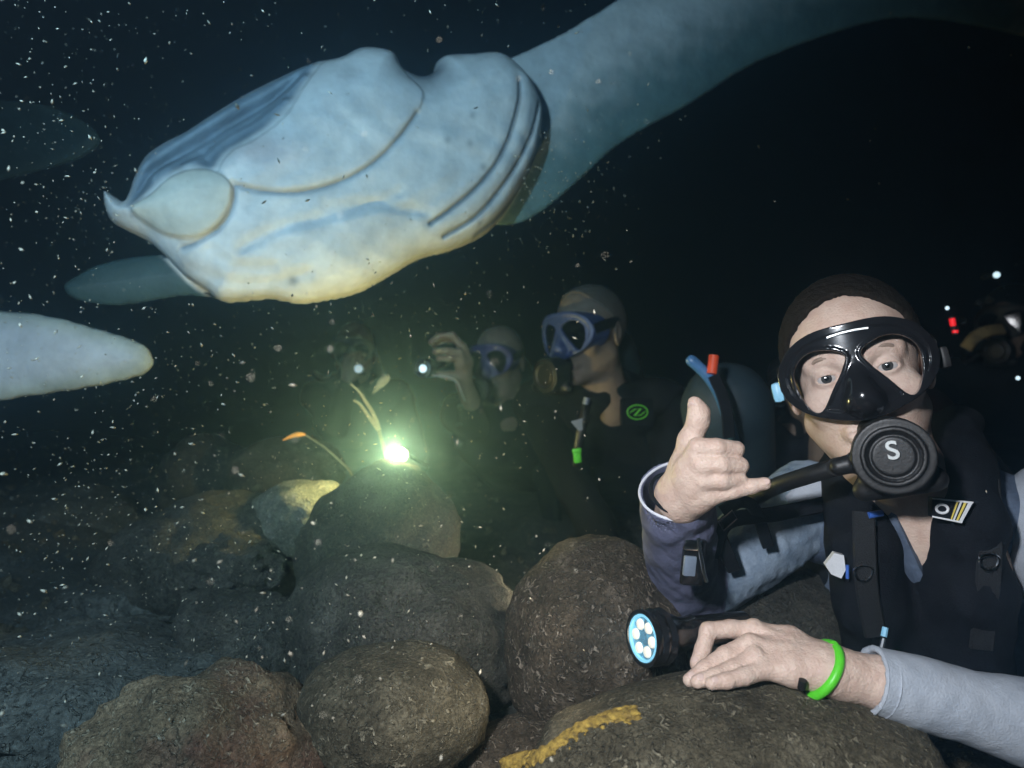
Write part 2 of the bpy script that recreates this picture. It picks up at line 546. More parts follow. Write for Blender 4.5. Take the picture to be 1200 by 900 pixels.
M['red_led'] = mat('red_led', (0.8, 0.02, 0.02), 0.3, emit=(1.0, 0.02, 0.03), estr=0.9, var=0.05)
M['reflector'] = mat('reflector', (0.22, 0.30, 0.34), 0.3, metal=0.6, var=0.05)
M['rock_brown'] = rock_mat('rock_brown', (0.030, 0.024, 0.018), (0.10, 0.078, 0.055), (0.40, 0.34, 0.27), 1.0)
M['rock_grey'] = rock_mat('rock_grey', (0.030, 0.030, 0.026), (0.075, 0.072, 0.060), (0.22, 0.21, 0.17), 0.45)
M['rock_olive'] = rock_mat('rock_olive', (0.035, 0.030, 0.020), (0.115, 0.10, 0.066), (0.38, 0.34, 0.24), 0.8)
M['rock_crust'] = rock_mat('rock_crust', (0.075, 0.055, 0.036), (0.25, 0.18, 0.11), (0.55, 0.46, 0.32), 0.8, warm=(0.17, 0.06, 0.05))
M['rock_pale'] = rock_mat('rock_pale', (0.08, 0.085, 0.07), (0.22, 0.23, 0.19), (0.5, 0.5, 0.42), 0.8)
M['silt'] = rock_mat('silt', (0.04, 0.043, 0.04), (0.085, 0.09, 0.082), (0.2, 0.2, 0.17), 0.4, scale=0.6)
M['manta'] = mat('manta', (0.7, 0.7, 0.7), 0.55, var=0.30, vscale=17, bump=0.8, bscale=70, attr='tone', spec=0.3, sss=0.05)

# ------------------------------------------------------------------ setting: sea bed and water
def ground_h(x, y):
    v = Vector((x * 1.3, y * 1.3, 0.3))
    h = 0.045 * mnoise.fractal(v, 0.8, 2.1, 5) + 0.02 * mnoise.noise(v * 4)
    h += 0.10 * math.exp(-((x + 1.5)**2 + (y - 2.2)**2) / 0.9)
    h += 0.22 * math.exp(-((x + 2.6)**2 + (y - 3.6)**2) / 2.2)
    return h - 0.02


def build_ground():
    xs = np.concatenate([-np.geomspace(40, 1.9, 28), np.linspace(-1.85, 1.85, 125), np.geomspace(1.9, 40, 28)])
    ys = np.concatenate([-np.geomspace(20, 0.35, 10), np.linspace(-0.3, 4.0, 140), np.geomspace(4.1, 60, 30)])
    V = np.array([(x, y, ground_h(x, y)) for x in xs for y in ys])
    nx, ny = len(xs), len(ys)
    i, j = np.meshgrid(np.arange(nx - 1), np.arange(ny - 1), indexing='ij')
    a = (i * ny + j).ravel()
    Q = np.stack([a, a + ny, a + ny + 1, a + 1], 1)
    tag(put('sea_bed', mesh_np('sea_bed', V, Q), M['silt']), kind='structure')


build_ground()


def rock(label, px, py, d, rad, m, seed, rotz=0.0, tilt=0.0, rough=0.09, lump=0.18, sub=5, name='boulder', fine=0.012, flat=0.0):
    bm = bmesh.new()
    bmesh.ops.create_icosphere(bm, subdivisions=sub, radius=1.0)
    off = Vector((seed * 3.17, seed * 1.31, seed * 0.77))
    for v in bm.verts:
        p = v.co.copy()
        k = 1 + lump * mnoise.noise(p * 0.9 + off) + rough * mnoise.fractal(p * 2.2 + off, 0.9, 2.0, 4) + fine * mnoise.fractal(p * 9 + off, 0.7, 2.0, 4)
        q = p * k
        if flat and q.z > flat: q.z = flat + (q.z - flat) * 0.35
        v.co = Vector((q.x * rad[0], q.y * rad[1], q.z * rad[2]))
    Mx = Matrix.Rotation(rotz, 3, 'Z') @ Matrix.Rotation(tilt, 3, 'Y')
    for v in bm.verts: v.co = Mx @ v.co
    me = bpy.data.meshes.new(name); bm.to_mesh(me); bm.free()
    me.polygons.foreach_set('use_smooth', [True] * len(me.polygons))
    me.materials.append(m)
    o = bpy.data.objects.new(name, me); COL.objects.link(o)
    o.location = P(px, py, d)
    ROCKS.append(o)
    return tag(o, label, 'rock', 'boulders of the reef')


ROCKS = []


def hit(px, py):
    """depth at which the line through a pixel meets the boulders"""
    best = None
    o0 = Vector((0, 0, CZ)); dr = (P(px, py, 1.0) - o0)
    for o in ROCKS:
        ok, loc, _, _ = o.ray_cast(o0 - o.location, dr.normalized())
        if ok:
            d = (loc + o.location).y
            best = d if best is None else min(best, d)
    return best


rock('egg shaped boulder with the shining torch just behind its top', 444, 650, 1.28, (0.138, 0.16, 0.168), M['rock_grey'], 1, tilt=R(26), lump=0.10)
rock('broad dark boulder sloping up to the big round boulder', 478, 742, 1.09, (0.195, 0.17, 0.135), M['rock_grey'], 2, tilt=R(4), lump=0.14)
rock('smooth loaf shaped boulder in front of the broad dark one', 462, 832, 0.86, (0.118, 0.10, 0.078), M['rock_olive'], 3, lump=0.1, rough=0.05)
rock('big round brown boulder encrusted with pale worm tubes beside the hand torch', 697, 758, 1.0, (0.128, 0.13, 0.152), M['rock_brown'], 4, lump=0.09, rough=0.05)
rock('flat topped olive boulder that the hand and torch rest on', 868, 905, 0.735, (0.215, 0.13, 0.092), M['rock_olive'], 5, lump=0.1, rough=0.05)
rock('rough tan coral crusted rock with dark red patches', 222, 905, 0.80, (0.140, 0.12, 0.112), M['rock_crust'], 6, tilt=R(-12), lump=0.22, rough=0.13, fine=0.035)
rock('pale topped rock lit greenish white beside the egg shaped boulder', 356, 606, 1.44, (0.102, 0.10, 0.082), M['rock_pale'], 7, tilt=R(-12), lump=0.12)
rock('long low dark boulder left of the pale topped rock', 235, 652, 1.42, (0.20, 0.17, 0.115), M['rock_grey'], 8, tilt=R(-14), lump=0.2)
rock('small ridged rock in front of the long low boulder', 272, 668, 1.20, (0.075, 0.07, 0.050), M['rock_grey'], 9, lump=0.3, rough=0.3)
rock('dark sunken boulder between the loaf shaped and ridged rocks', 285, 752, 1.12, (0.115, 0.11, 0.085), M['rock_grey'], 10, lump=0.2, rough=0.14)
rock('rounded mound of rock far behind the thin whip', 240, 560, 2.1, (0.13, 0.15, 0.13), M['rock_grey'], 11, lump=0.2)
rock('dark mound of rock at the foot of the thin whip', 335, 560, 1.95, (0.15, 0.15, 0.12), M['rock_grey'], 12, lump=0.2)
rock('silty slab shaped rock out in the open silt', 70, 640, 2.0, (0.30, 0.25, 0.15), M['silt'], 13, lump=0.25, rough=0.16)
rock('low silty hump beside the tan crusted rock', 60, 820, 1.0, (0.24, 0.2, 0.085), M['silt'], 14, lump=0.25, rough=0.16)
rock('low silty stone behind the silty hump', 150, 715, 1.35, (0.15, 0.13, 0.06), M['silt'], 15, lump=0.25, rough=0.2)
rock('small dark stone wedged under the flat topped boulder', 610, 905, 0.90, (0.075, 0.08, 0.07), M['rock_brown'], 16, lump=0.2)
rock('dark boulder in the shade behind the hand torch', 905, 745, 1.12, (0.17, 0.12, 0.11), M['rock_grey'], 17, lump=0.2)


def gravel():
    V, Q = [], []
    oc = np.array([(1, 0, 0), (-1, 0, 0), (0, 1, 0), (0, -1, 0), (0, 0, 1), (0, 0, -1)], float)
    tri = [(0, 2, 4), (2, 1, 4), (1, 3, 4), (3, 0, 4), (2, 0, 5), (1, 2, 5), (3, 1, 5), (0, 3, 5)]
    for i in range(2600):
        y = 0.85 + 2.6 * rng.random()**1.5; x = rng.uniform(-0.95, 0.8) * y
        s = 0.004 + 0.016 * rng.random()**3
        A = np.linalg.qr(rng.normal(size=(3, 3)))[0]
        p = (oc * s * rng.uniform(0.6, 1.2, size=3)) @ A + (x, y, ground_h(x, y) + s * 0.3)
        o = len(V); V += list(p); Q += [tuple(k + o for k in t) for t in tri]
    tag(put('gravel', mesh_np('gravel', V, Q, smooth=False), M['rock_olive']), 'loose stones and shell bits strewn over the silt', 'gravel', kind='stuff')


gravel()

# yellow encrusting sponge along the edge of the front boulder
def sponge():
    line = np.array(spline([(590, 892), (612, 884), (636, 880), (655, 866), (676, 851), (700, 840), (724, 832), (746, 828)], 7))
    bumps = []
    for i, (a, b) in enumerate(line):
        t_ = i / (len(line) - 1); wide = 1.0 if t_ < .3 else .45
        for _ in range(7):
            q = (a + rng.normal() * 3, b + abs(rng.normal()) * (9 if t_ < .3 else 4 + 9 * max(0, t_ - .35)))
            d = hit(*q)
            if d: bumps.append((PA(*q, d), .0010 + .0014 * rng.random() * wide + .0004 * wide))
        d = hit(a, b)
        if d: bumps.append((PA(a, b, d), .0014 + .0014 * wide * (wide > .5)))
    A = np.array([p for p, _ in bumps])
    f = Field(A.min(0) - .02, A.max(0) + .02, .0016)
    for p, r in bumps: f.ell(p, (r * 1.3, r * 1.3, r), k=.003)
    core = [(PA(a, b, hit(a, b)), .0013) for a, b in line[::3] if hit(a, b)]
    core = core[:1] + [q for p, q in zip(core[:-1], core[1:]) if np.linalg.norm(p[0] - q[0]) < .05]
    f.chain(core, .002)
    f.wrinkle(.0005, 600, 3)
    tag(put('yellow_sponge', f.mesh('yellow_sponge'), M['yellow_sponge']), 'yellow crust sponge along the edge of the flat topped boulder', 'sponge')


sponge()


def haze_box():
    mb = MB(); mb.box((0, 18, 22), (1, 0, 0), (0, 1, 0), (0, 0, 1), (96, 96, 47))
    m = bpy.data.materials.new('haze'); m.use_nodes = True
    n = m.node_tree.nodes; n.remove(n['Principled BSDF'])
    v = n.new('ShaderNodeVolumePrincipled')
    v.inputs['Color'].default_value = (0.33, 0.62, 0.90, 1)
    v.inputs['Density'].default_value = HAZE_DENSITY
    v.inputs['Anisotropy'].default_value = 0.87
    m.node_tree.links.new(v.outputs[0], n['Material Output'].inputs['Volume'])
    tag(mb.build('haze', m, smooth=False), 'murky teal night sea water', 'water', kind='stuff')


HAZE_DENSITY = 0.105
haze_box()


# ------------------------------------------------------------------ lamps
def lamp(name, kind, loc, watts, col, parent, size=0.02, aim=None, angle=None, blend=0.5):
    L = bpy.data.lights.new(name, kind); L.energy = watts; L.color = col
    L.shadow_soft_size = size
    if kind == 'SPOT':
        L.spot_size = angle; L.spot_blend = blend
    o = bpy.data.objects.new(name, L); COL.objects.link(o)
    o.parent = parent; o.location = Vector(loc) - parent.location
    if aim is not None:
        o.rotation_euler = (Vector(aim) - Vector(loc)).to_track_quat('-Z', 'Y').to_euler()
    return o


def torch(name, label, face, axis, r, length, lens_mat, leds=None, body_mat='black_gloss', ring_mat='black_rubber'):
    """dive torch; face = centre of its lens, axis = where it points"""
    face = Vector(face); ax = Vector(axis).normalized()
    t = thing(name, face - ax * length, label, 'torch')
    mb = MB()
    mb.lathe(face, ax, [(-length, r * .45), (-length * .98, r * .62), (-length * .5, r * .64), (-length * .46, r * .7), (-length * .42, r * .64), (-length * .33, r * .66), (-r * 1.1, r * .92), (-r * .9, r * 1.08), (-r * .7, r * 1.0), (-r * .5, r * 1.08), (-r * .3, r * 1.0), (-r * .1, r * 1.08), (0, r * 1.06), (0.0, r * .93), (-r * .25, r * .85)])
    mb.build('housing', M[body_mat], t)
    mb = MB(); mb.lathe(face, ax, [(-r * .3, r * .86), (-r * .12, r * .88), (-r * .12, r * .05)])
    rf = mb.build('reflector', M['reflector' if leds else lens_mat], t)
    if leds:
        u = ax.cross(Vector((0, 0, 1))).normalized(); v = ax.cross(u)
        for i in range(leds):
            a = 2 * math.pi * i / leds
            mb = MB(); mb.lathe(face + (u * math.cos(a) + v * math.sin(a)) * r * .52, ax, [(-r * .12, r * .22), (-r * .05, r * .2), (-r * .02, r * .1)], 14)
            mb.build('led', M[lens_mat], rf)
        mb = MB(); mb.lathe(face, ax, [(-r * .2, r * .89), (-r * .02, r * .89), (-r * .02, r * .80), (-r * .12, r * .78)]); mb.build('lit_rim', M['lit_rim'], rf)
    return t


# the torch behind the egg shaped boulder
tf = P(468, 533, 1.40)
t = torch('dive_torch', 'glaring dive torch wedged upright behind the egg shaped boulder', tf, (-0.27, -0.9, 0.30), 0.017, 0.13, 'lamp_white')
mb = MB(); mb.lathe(tf, (-0.27, -0.9, 0.30), [(-0.004, 0.0155), (0.004, 0.015), (0.009, 0.012), (0.012, 0.006)]); mb.build('bulb', M['lamp_white'], t)
lamp('torch_light', 'POINT', tf + Vector((-0.27, -0.9, 0.30)) * 0.03, TORCH_W, (1.0, 0.87, 0.32), t, size=0.015)

# the torch under the green banded hand
hf = P(752, 748, 0.775); hax = Vector((-0.88, -0.42, 0.06))
t = torch('dive_torch', 'black dive torch with a ring of small lit lamps under the resting hand', hf, hax, 0.0285, 0.15, 'led', leds=6)
lamp('torch_light', 'SPOT', hf + hax.normalized() * 0.012, HAND_W, (1.0, 0.86, 0.62), t, size=0.02, aim=hf + hax + Vector((-0.1, 0.5, 0.1)), angle=R(150), blend=0.8)

# an added torch, unseen behind the round boulder, to edge the rocks with light
lf = P(694, 694, 1.18); lax = Vector((-.97, -.12, .12))
t = torch('dive_torch', 'small added torch hidden behind the big round boulder', lf, lax, 0.02, 0.12, 'led')
lamp('torch_light', 'SPOT', lf + lax * 0.012, LOW_W, (1.0, 0.86, 0.6), t, size=0.045, aim=lf + lax, angle=R(120), blend=0.7)

# the photographer's video lamp, plus two added for the manta and left rocks
for lab, VL, VA, watts, col, ang, bl in (
        ('photographer video lamp on the low arm beside the camera', Vector((-0.22, -0.05, CZ + 0.22)), P(915, 770, 0.82), VIDEO_W, (0.92, 0.95, 1.0), 70, 0.7),
        ('added unseen video lamp on the high arm, tilted up', Vector((-0.40, -0.06, CZ + 0.42)), P(420, -50, 1.6), VIDEO_W2, (0.43, 0.76, 1.0), 77, 0.85),
        ('added unseen video lamp on the middle arm, tilted down', Vector((-0.46, -0.06, CZ + 0.34)), P(50, 690, 1.3), VIDEO_W3, (0.56, 0.82, 1.0), 74, 0.85)):
    t = torch('video_light', lab, VL, VA - VL, 0.04, 0.12, 'led_dim')
    lamp('video_light_beam', 'SPOT', VL + (VA - VL).normalized() * 0.02, watts, col, t, size=0.035, aim=VA, angle=R(ang), blend=bl)


# ------------------------------------------------------------------ manta rays
class Plane:
    """tilted plane seen through the lens: pixel -> (u, v) in metres"""
    def __init__(self, d0, s):
        self.d0, self.s = d0, s
        self.e1 = np.array((1, s, 0)) / math.hypot(1, s); self.e2 = np.array((0, 0, 1.0)); self.n = np.array((s, -1, 0)) / math.hypot(1, s)
        self.o = np.array((0, d0, CZ))
    def uv(self, px, py):
        d = self.d0 / (1 - self.s * (px - 600) / F)
        q = PA(px, py, d) - self.o
        return np.array((q @ self.e1, q @ self.e2))
    def poly(self, pts): return np.array([self.uv(*p) for p in pts])
    def world(self, U): return self.o + U[:, :1] * self.e1 + U[:, 1:2] * self.e2 + U[:, 2:] * self.n


def prof(d_in, Rr, T, p=2.3):
    x = np.clip(d_in / Rr, 0, 1)
    return T * (1 - (1 - x)**p)**(1 / p)


def smax(a, b, k): h = np.maximum(k - np.abs(a - b), 0) / k; return np.maximum(a, b) + h * h * k * .25
def smin(a, b, k): return -smax(-a, -b, k)
def sstep(a, b, x): t = np.clip((x - a) / (b - a), 0, 1); return t * t * (3 - 2 * t)


def hfield_mesh(name, pl, us, vs, ws, pieces, k, tone_fn):
    f = None
    for wf, wb in pieces:
        q = np.maximum(ws[None, None, :] - wf[:, :, None], wb[:, :, None] - ws[None, None, :]).astype(np.float32)
        f = q if f is None else smin(f, q, k)
    V, Q = surface_nets(f, us, vs, ws)
    tone = tone_fn(V)
    W_ = pl.world(V); me = mesh_np(name, W_, outward(W_ - W_.mean(0), Q))
    a = me.color_attributes.new('tone', 'FLOAT_COLOR', 'POINT')
    a.data.foreach_set('color', np.concatenate([tone, np.ones((len(V), 1))], 1).astype(np.float32).ravel())
    return me


def sample2(us, vs, A, V):
    i = np.clip(np.searchsorted(us, V[:, 0]) - 1, 0, len(us) - 2); j = np.clip(np.searchsorted(vs, V[:, 1]) - 1, 0, len(vs) - 2)
    a = np.clip((V[:, 0] - us[i]) / (us[i + 1] - us[i]), 0, 1); b = np.clip((V[:, 1] - vs[j]) / (vs[j + 1] - vs[j]), 0, 1)
    return A[i, j] * (1 - a) * (1 - b) + A[i + 1, j] * a * (1 - b) + A[i, j + 1] * (1 - a) * b + A[i + 1, j + 1] * a * b


def big_manta():
    pl = Plane(1.72, 0.33)
    c1 = lambda pts: [(100 + x / 2, 20 + y / 2) for x, y in pts]
    head = cspline(pl.poly(c1([(48, 415), (72, 425), (95, 438), (108, 415), (120, 380), (145, 335), (190, 303), (235, 280), (300, 238), (380, 190), (460, 150), (530, 120),
                               (590, 108), (640, 85), (690, 88), (726, 104), (742, 134), (782, 150), (815, 134), (830, 104), (900, 98), (960, 96), (1010, 130), (1050, 190),
                               (1062, 250), (1050, 330), (1000, 430), (940, 505), (860, 545), (780, 567), (720, 602), (640, 645), (560, 664), (500, 670), (430, 660), (330, 667),
                               (285, 640), (238, 610), (200, 572), (150, 525), (100, 500), (58, 470)])), 5)
    wing = cspline(pl.poly([(520, 85), (600, 58), (667, 27), (720, -5), (800, -50), (930, -95), (1080, -110), (1220, -70), (1310, 10), (1340, 55), (1290, 40), (1200, 14), (1099, 1), (1019, 17), (907, 60), (827, 110),
                            (745, 156), (695, 200), (650, 238), (605, 258), (550, 245), (520, 200)]), 5)
    farw = cspline(pl.poly([(260, 290), (200, 288), (150, 291), (105, 300), (75, 314), (58, 328), (75, 345), (130, 352), (215, 340), (280, 345)]), 5)
    lo = pl.uv(40, 380); hi = pl.uv(650, -10); u1 = pl.uv(1345, 0)[0]
    us = np.concatenate([np.arange(lo[0] - .03, hi[0], .0042), np.arange(hi[0], u1 + .05, .016)])
    vs = np.concatenate([np.arange(lo[1] - .03, pl.uv(600, 5)[1], .0042), np.arange(pl.uv(600, 5)[1], pl.uv(1080, -125)[1] + .1, .014)])
    ws = np.arange(-.34, .20, .0055)
    U, Vv = np.meshgrid(us, vs, indexing='ij')
    sdh, sdw, sdf = sd_poly(U, Vv, head), sd_poly(U, Vv, wing), sd_poly(U, Vv, farw)
    def lens(sd, Rr, T, wc, p=2.3, back=.8):
        t = prof(-sd, Rr, T, p)
        out = np.maximum(sd, 0)
        return wc + t - out, wc - t * back + out
    hf_, hb_ = lens(sdh, .17, .105, 0.0, 2.6)
    wcen = -.062 - .05 * sstep(0.1, 1.6, U)
    wf_, wb_ = lens(sdw, .22, .030, wcen, 2.0)
    ff_, fb_ = lens(sdf, .10, .022, -.10, 2.0)
    wf, wb = hf_, hb_
    # relief on the ventral side ------------------------------------------------
    ins = sdh < 0
    lobeB = cspline(pl.poly(c1([(120, 470), (170, 440), (215, 405), (270, 388), (325, 398), (355, 430), (350, 475), (325, 515), (270, 540), (215, 535), (165, 510)])), 5)
    lobeC = cspline(pl.poly(c1([(318, 395), (345, 350), (395, 325), (460, 275), (490, 230), (520, 180), (560, 128), (600, 112), (650, 92), (705, 95), (728, 125), (745, 170), (775, 210), (768, 250), (740, 290), (700, 340), (640, 390), (560, 425), (480, 440), (400, 435), (345, 415)])), 5)
    crease = np.array(spline(pl.poly(c1([(355, 425), (420, 438), (490, 440), (560, 425), (630, 395), (690, 348), (735, 295), (758, 262)])), 5))
    crease2 = np.array(spline(pl.poly(c1([(358, 430), (350, 475), (318, 520), (270, 548), (238, 556)])), 5))
    mouthD = cspline(pl.poly(c1([(108, 430), (122, 380), (145, 335), (190, 303), (300, 238), (380, 190), (460, 150), (540, 118), (530, 165), (500, 215), (465, 265), (400, 320), (340, 355), (310, 392), (260, 388), (200, 410), (150, 450), (112, 468)])), 5)
    gills = [np.array(spline(pl.poly(c1(g)), 6)) for g in ([(992, 180), (985, 240), (965, 310), (935, 370), (890, 425), (830, 475), (790, 502)], [(1042, 225), (1020, 300), (985, 370), (940, 435), (890, 488), (825, 527)], [(1058, 262), (1046, 330), (1005, 415), (955, 478), (900, 522)])]
    ridges = [np.array(spline(pl.poly(c1(g)), 5)) for g in ([(150, 370), (240, 310), (340, 250), (440, 195), (525, 140)], [(170, 400), (270, 335), (370, 275), (450, 225), (510, 175)], [(250, 385), (330, 320), (400, 280), (470, 235)])]
    folds = [np.array(spline(pl.poly(c1(g)), 5)) for g in ([(255, 600), (330, 628), (430, 632), (520, 612)], [(370, 560), (450, 520), (540, 495), (640, 470), (720, 440)], [(300, 560), (360, 598), (440, 600)], [(560, 470), (640, 460), (720, 470), (780, 480)])]
    sB, sC, sD = sd_poly(U, Vv, lobeB), sd_poly(U, Vv, lobeC), sd_poly(U, Vv, mouthD)
    g = np.zeros_like(U)
    tD = sstep(.004, -.016, sD); g -= .045 * sstep(.0, -.05, sD)
    for q in ridges: g += .014 * np.exp(-(sd_line(U, Vv, q) / .010)**2) * tD
    tC = sstep(.001, -.006, sC); g += tC * (.005 + .012 * prof(-sC, .11, 1, 2))
    tB = sstep(.001, -.006, sB); g = np.where(sB < .001, np.maximum(g, 0) * (1 - tB) + g * 0, g) + tB * (.010 + .014 * prof(-sB, .06, 1, 2))
    dcr = np.minimum(sd_line(U, Vv, crease), sd_line(U, Vv, crease2)); g -= .008 * np.exp(-(dcr / .0045)**2)
    for i, q in enumerate(gills):
        dl = sd_line(U, Vv, q); g -= .013 * np.exp(-(dl / .0040)**2); g += .003 * np.exp(-((dl - .022) / .014)**2)
    for q in folds: g -= .007 * np.exp(-(sd_line(U, Vv, q) / .013)**2)
    g += .0022 * np.sin(40 * U + 3 * np.sin(23 * Vv)) * np.sin(31 * Vv + 2 * np.sin(17 * U)) * (1 - tB)
    # soft ripple of the lower rim
    hed = sstep(0.0, -.03, sdh)
    wf = wf + g * hed * ins
    wf = np.where(ins, np.maximum(wf, wb + .012), wf)
    # tone: the animal's colouring, with shade painted into wings, creases and slits
    spots = [pl.uv(*c1([p])[0]) for p in ((485, 628), (825, 322), (880, 268), (905, 380), (875, 330), (905, 498))]
    base = np.ones(U.shape + (3,)) * np.array((.71, .71, .69))
    def blend(wt, col): base[:] = base * (1 - wt[..., None]) + np.array(col) * wt[..., None]
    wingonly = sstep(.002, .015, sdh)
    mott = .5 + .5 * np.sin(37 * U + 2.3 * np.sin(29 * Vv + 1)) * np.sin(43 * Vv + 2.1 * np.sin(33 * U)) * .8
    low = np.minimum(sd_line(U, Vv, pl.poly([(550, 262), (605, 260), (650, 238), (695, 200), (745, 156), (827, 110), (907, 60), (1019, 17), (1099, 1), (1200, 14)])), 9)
    blend(wingonly * .25, (.40, .47, .48))  # dimmer light on the wing put into its grey and teal tones
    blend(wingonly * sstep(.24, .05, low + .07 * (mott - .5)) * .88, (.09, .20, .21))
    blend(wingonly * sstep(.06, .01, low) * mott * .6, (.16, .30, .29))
    blend(sstep(.002, .008, sdh) * (sdf < .03), (.045, .085, .085))  # far wing's dimness put into its dark colour
    blend(tD * .92, (.12, .17, .22))
    for q in ridges: blend(np.exp(-(sd_line(U, Vv, q) / .009)**2) * tD * .55, (.30, .38, .44))
    blend(tB * .8, (.62, .60, .50))
    pk = np.exp(-(((U - pl.uv(310, 197)[0]) / .07)**2 + ((Vv - pl.uv(310, 197)[1]) / .035)**2)); blend(pk * tC * .5, (.55, .42, .40))
    blend(np.exp(-(dcr / .0045)**2) * .7, (.17, .19, .22))  # shade in the creases painted in
    for q in gills: blend(np.exp(-(sd_line(U, Vv, q) / .0048)**2) * .9 , (.09, .10, .12))  # shade in the gill slits painted in
    for s_ in spots[:1]: blend(np.exp(-((U - s_[0])**2 + (Vv - s_[1])**2) / .011**2) * .75, (.12, .13, .14))
    for s_ in spots[1:]: blend(np.exp(-((U - s_[0])**2 + (Vv - s_[1])**2) / .007**2) * .6, (.12, .13, .14))
    nt_ = pl.uv(490, 92); blend(np.exp(-(((U - nt_[0]) / .052)**2 + ((Vv - nt_[1]) / .048)**2)) * .92, (.05, .065, .09))  # dark smudge painted round the notch
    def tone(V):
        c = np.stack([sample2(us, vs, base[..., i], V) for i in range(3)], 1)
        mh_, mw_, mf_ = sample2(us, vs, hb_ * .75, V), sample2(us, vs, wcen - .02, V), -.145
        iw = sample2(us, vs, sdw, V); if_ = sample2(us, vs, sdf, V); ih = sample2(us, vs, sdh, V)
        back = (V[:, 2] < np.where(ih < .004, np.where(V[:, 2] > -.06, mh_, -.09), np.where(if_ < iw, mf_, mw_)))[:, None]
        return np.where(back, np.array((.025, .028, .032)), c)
    root = thing('manta_ray', pl.o + pl.e1 * -.2, 'huge pale bellied manta ray gliding overhead with open mouth and gill slits', 'manta ray', 'manta rays')
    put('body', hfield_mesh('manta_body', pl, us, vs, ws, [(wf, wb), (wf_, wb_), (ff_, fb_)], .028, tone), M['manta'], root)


big_manta()


def plain_manta(label, pl, polyW, polyB, Tw, Tb, col, edge, res=.010, tipcol=None, tippos=None):
    W = cspline(pl.poly(polyW), 5); B = cspline(pl.poly(polyB), 5)
    A = np.concatenate([W, B]); lo, hi = A.min(0) - .05, A.max(0) + .05
    us = np.arange(lo[0], hi[0], res); vs = np.arange(lo[1], hi[1], res); ws = np.arange(-.2, .2, .007)
    U, Vv = np.meshgrid(us, vs, indexing='ij')
    sw, sb = sd_poly(U, Vv, W), sd_poly(U, Vv, B)
    def lens(sd, Rr, T):
        t = prof(-sd, Rr, T, 2); o = np.maximum(sd, 0); return t - o, -t + o
    a, b = lens(sw, .12, Tw); c, d = lens(sb, .2, Tb)
    wf, wb = smax(a, c, .05), smin(b, d, .05)
    wf = wf + .002 * np.sin(25 * U + 2 * np.sin(19 * Vv))
    def tone(V):
        s = sample2(us, vs, sw, V); t_ = sstep(.0, -.05, s)[:, None]
        cc = np.array(edge) * (1 - t_) + np.array(col) * t_
        return np.where((V[:, 2] < -.006)[:, None], np.array((.025, .03, .033)), cc)
    root = thing('manta_ray', pl.o + pl.e1 * B.mean(0)[0] + pl.e2 * B.mean(0)[1], label, 'manta ray', 'manta rays')
    put('body', hfield_mesh('manta_body', pl, us, vs, ws, [(wf, wb)], .01, tone), M['manta'], root)


plain_manta('manta ray whose blunt blue white wing tip points over the silt', Plane(1.75, 0.30),
            [(-420, 330), (-250, 335), (-100, 350), (0, 363), (60, 371), (125, 388), (165, 402), (179, 418), (176, 434), (150, 445), (80, 458), (0, 470), (-120, 490), (-300, 520)],
            [(-620, 430), (-520, 340), (-380, 310), (-260, 360), (-230, 440), (-300, 520), (-430, 560), (-560, 520)], .035, .12, (.62, .66, .72), (.5, .55, .5))
plain_manta('dim teal manta ray far off in the murk, its dimness put into the colour', Plane(2.9, 0.15),
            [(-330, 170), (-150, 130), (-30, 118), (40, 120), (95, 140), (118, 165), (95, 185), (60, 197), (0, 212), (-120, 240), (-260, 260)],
            [(-480, 220), (-380, 130), (-260, 120), (-200, 190), (-240, 270), (-360, 300)], .03, .11, (.05, .10, .10), (.10, .16, .14))  # dim light put into the dark tone, lit rim into the edge tone


# ------------------------------------------------------------------ divers
def frame(f, roll=0.0, up=(0, 0, 1)):
    """head frame: x = the person's right, y = forward (out of the face), z = up"""
    f = Vector(f).normalized(); x = f.cross(Vector(up)).normalized(); u = x.cross(f)
    q = Matrix.Rotation(roll, 3, f)
    return q @ x, f, q @ u


def mat4(x, y, z, o):
    return Matrix(((x[0], y[0], z[0], o[0]), (x[1], y[1], z[1], o[1]), (x[2], y[2], z[2], o[2]), (0, 0, 0, 1)))


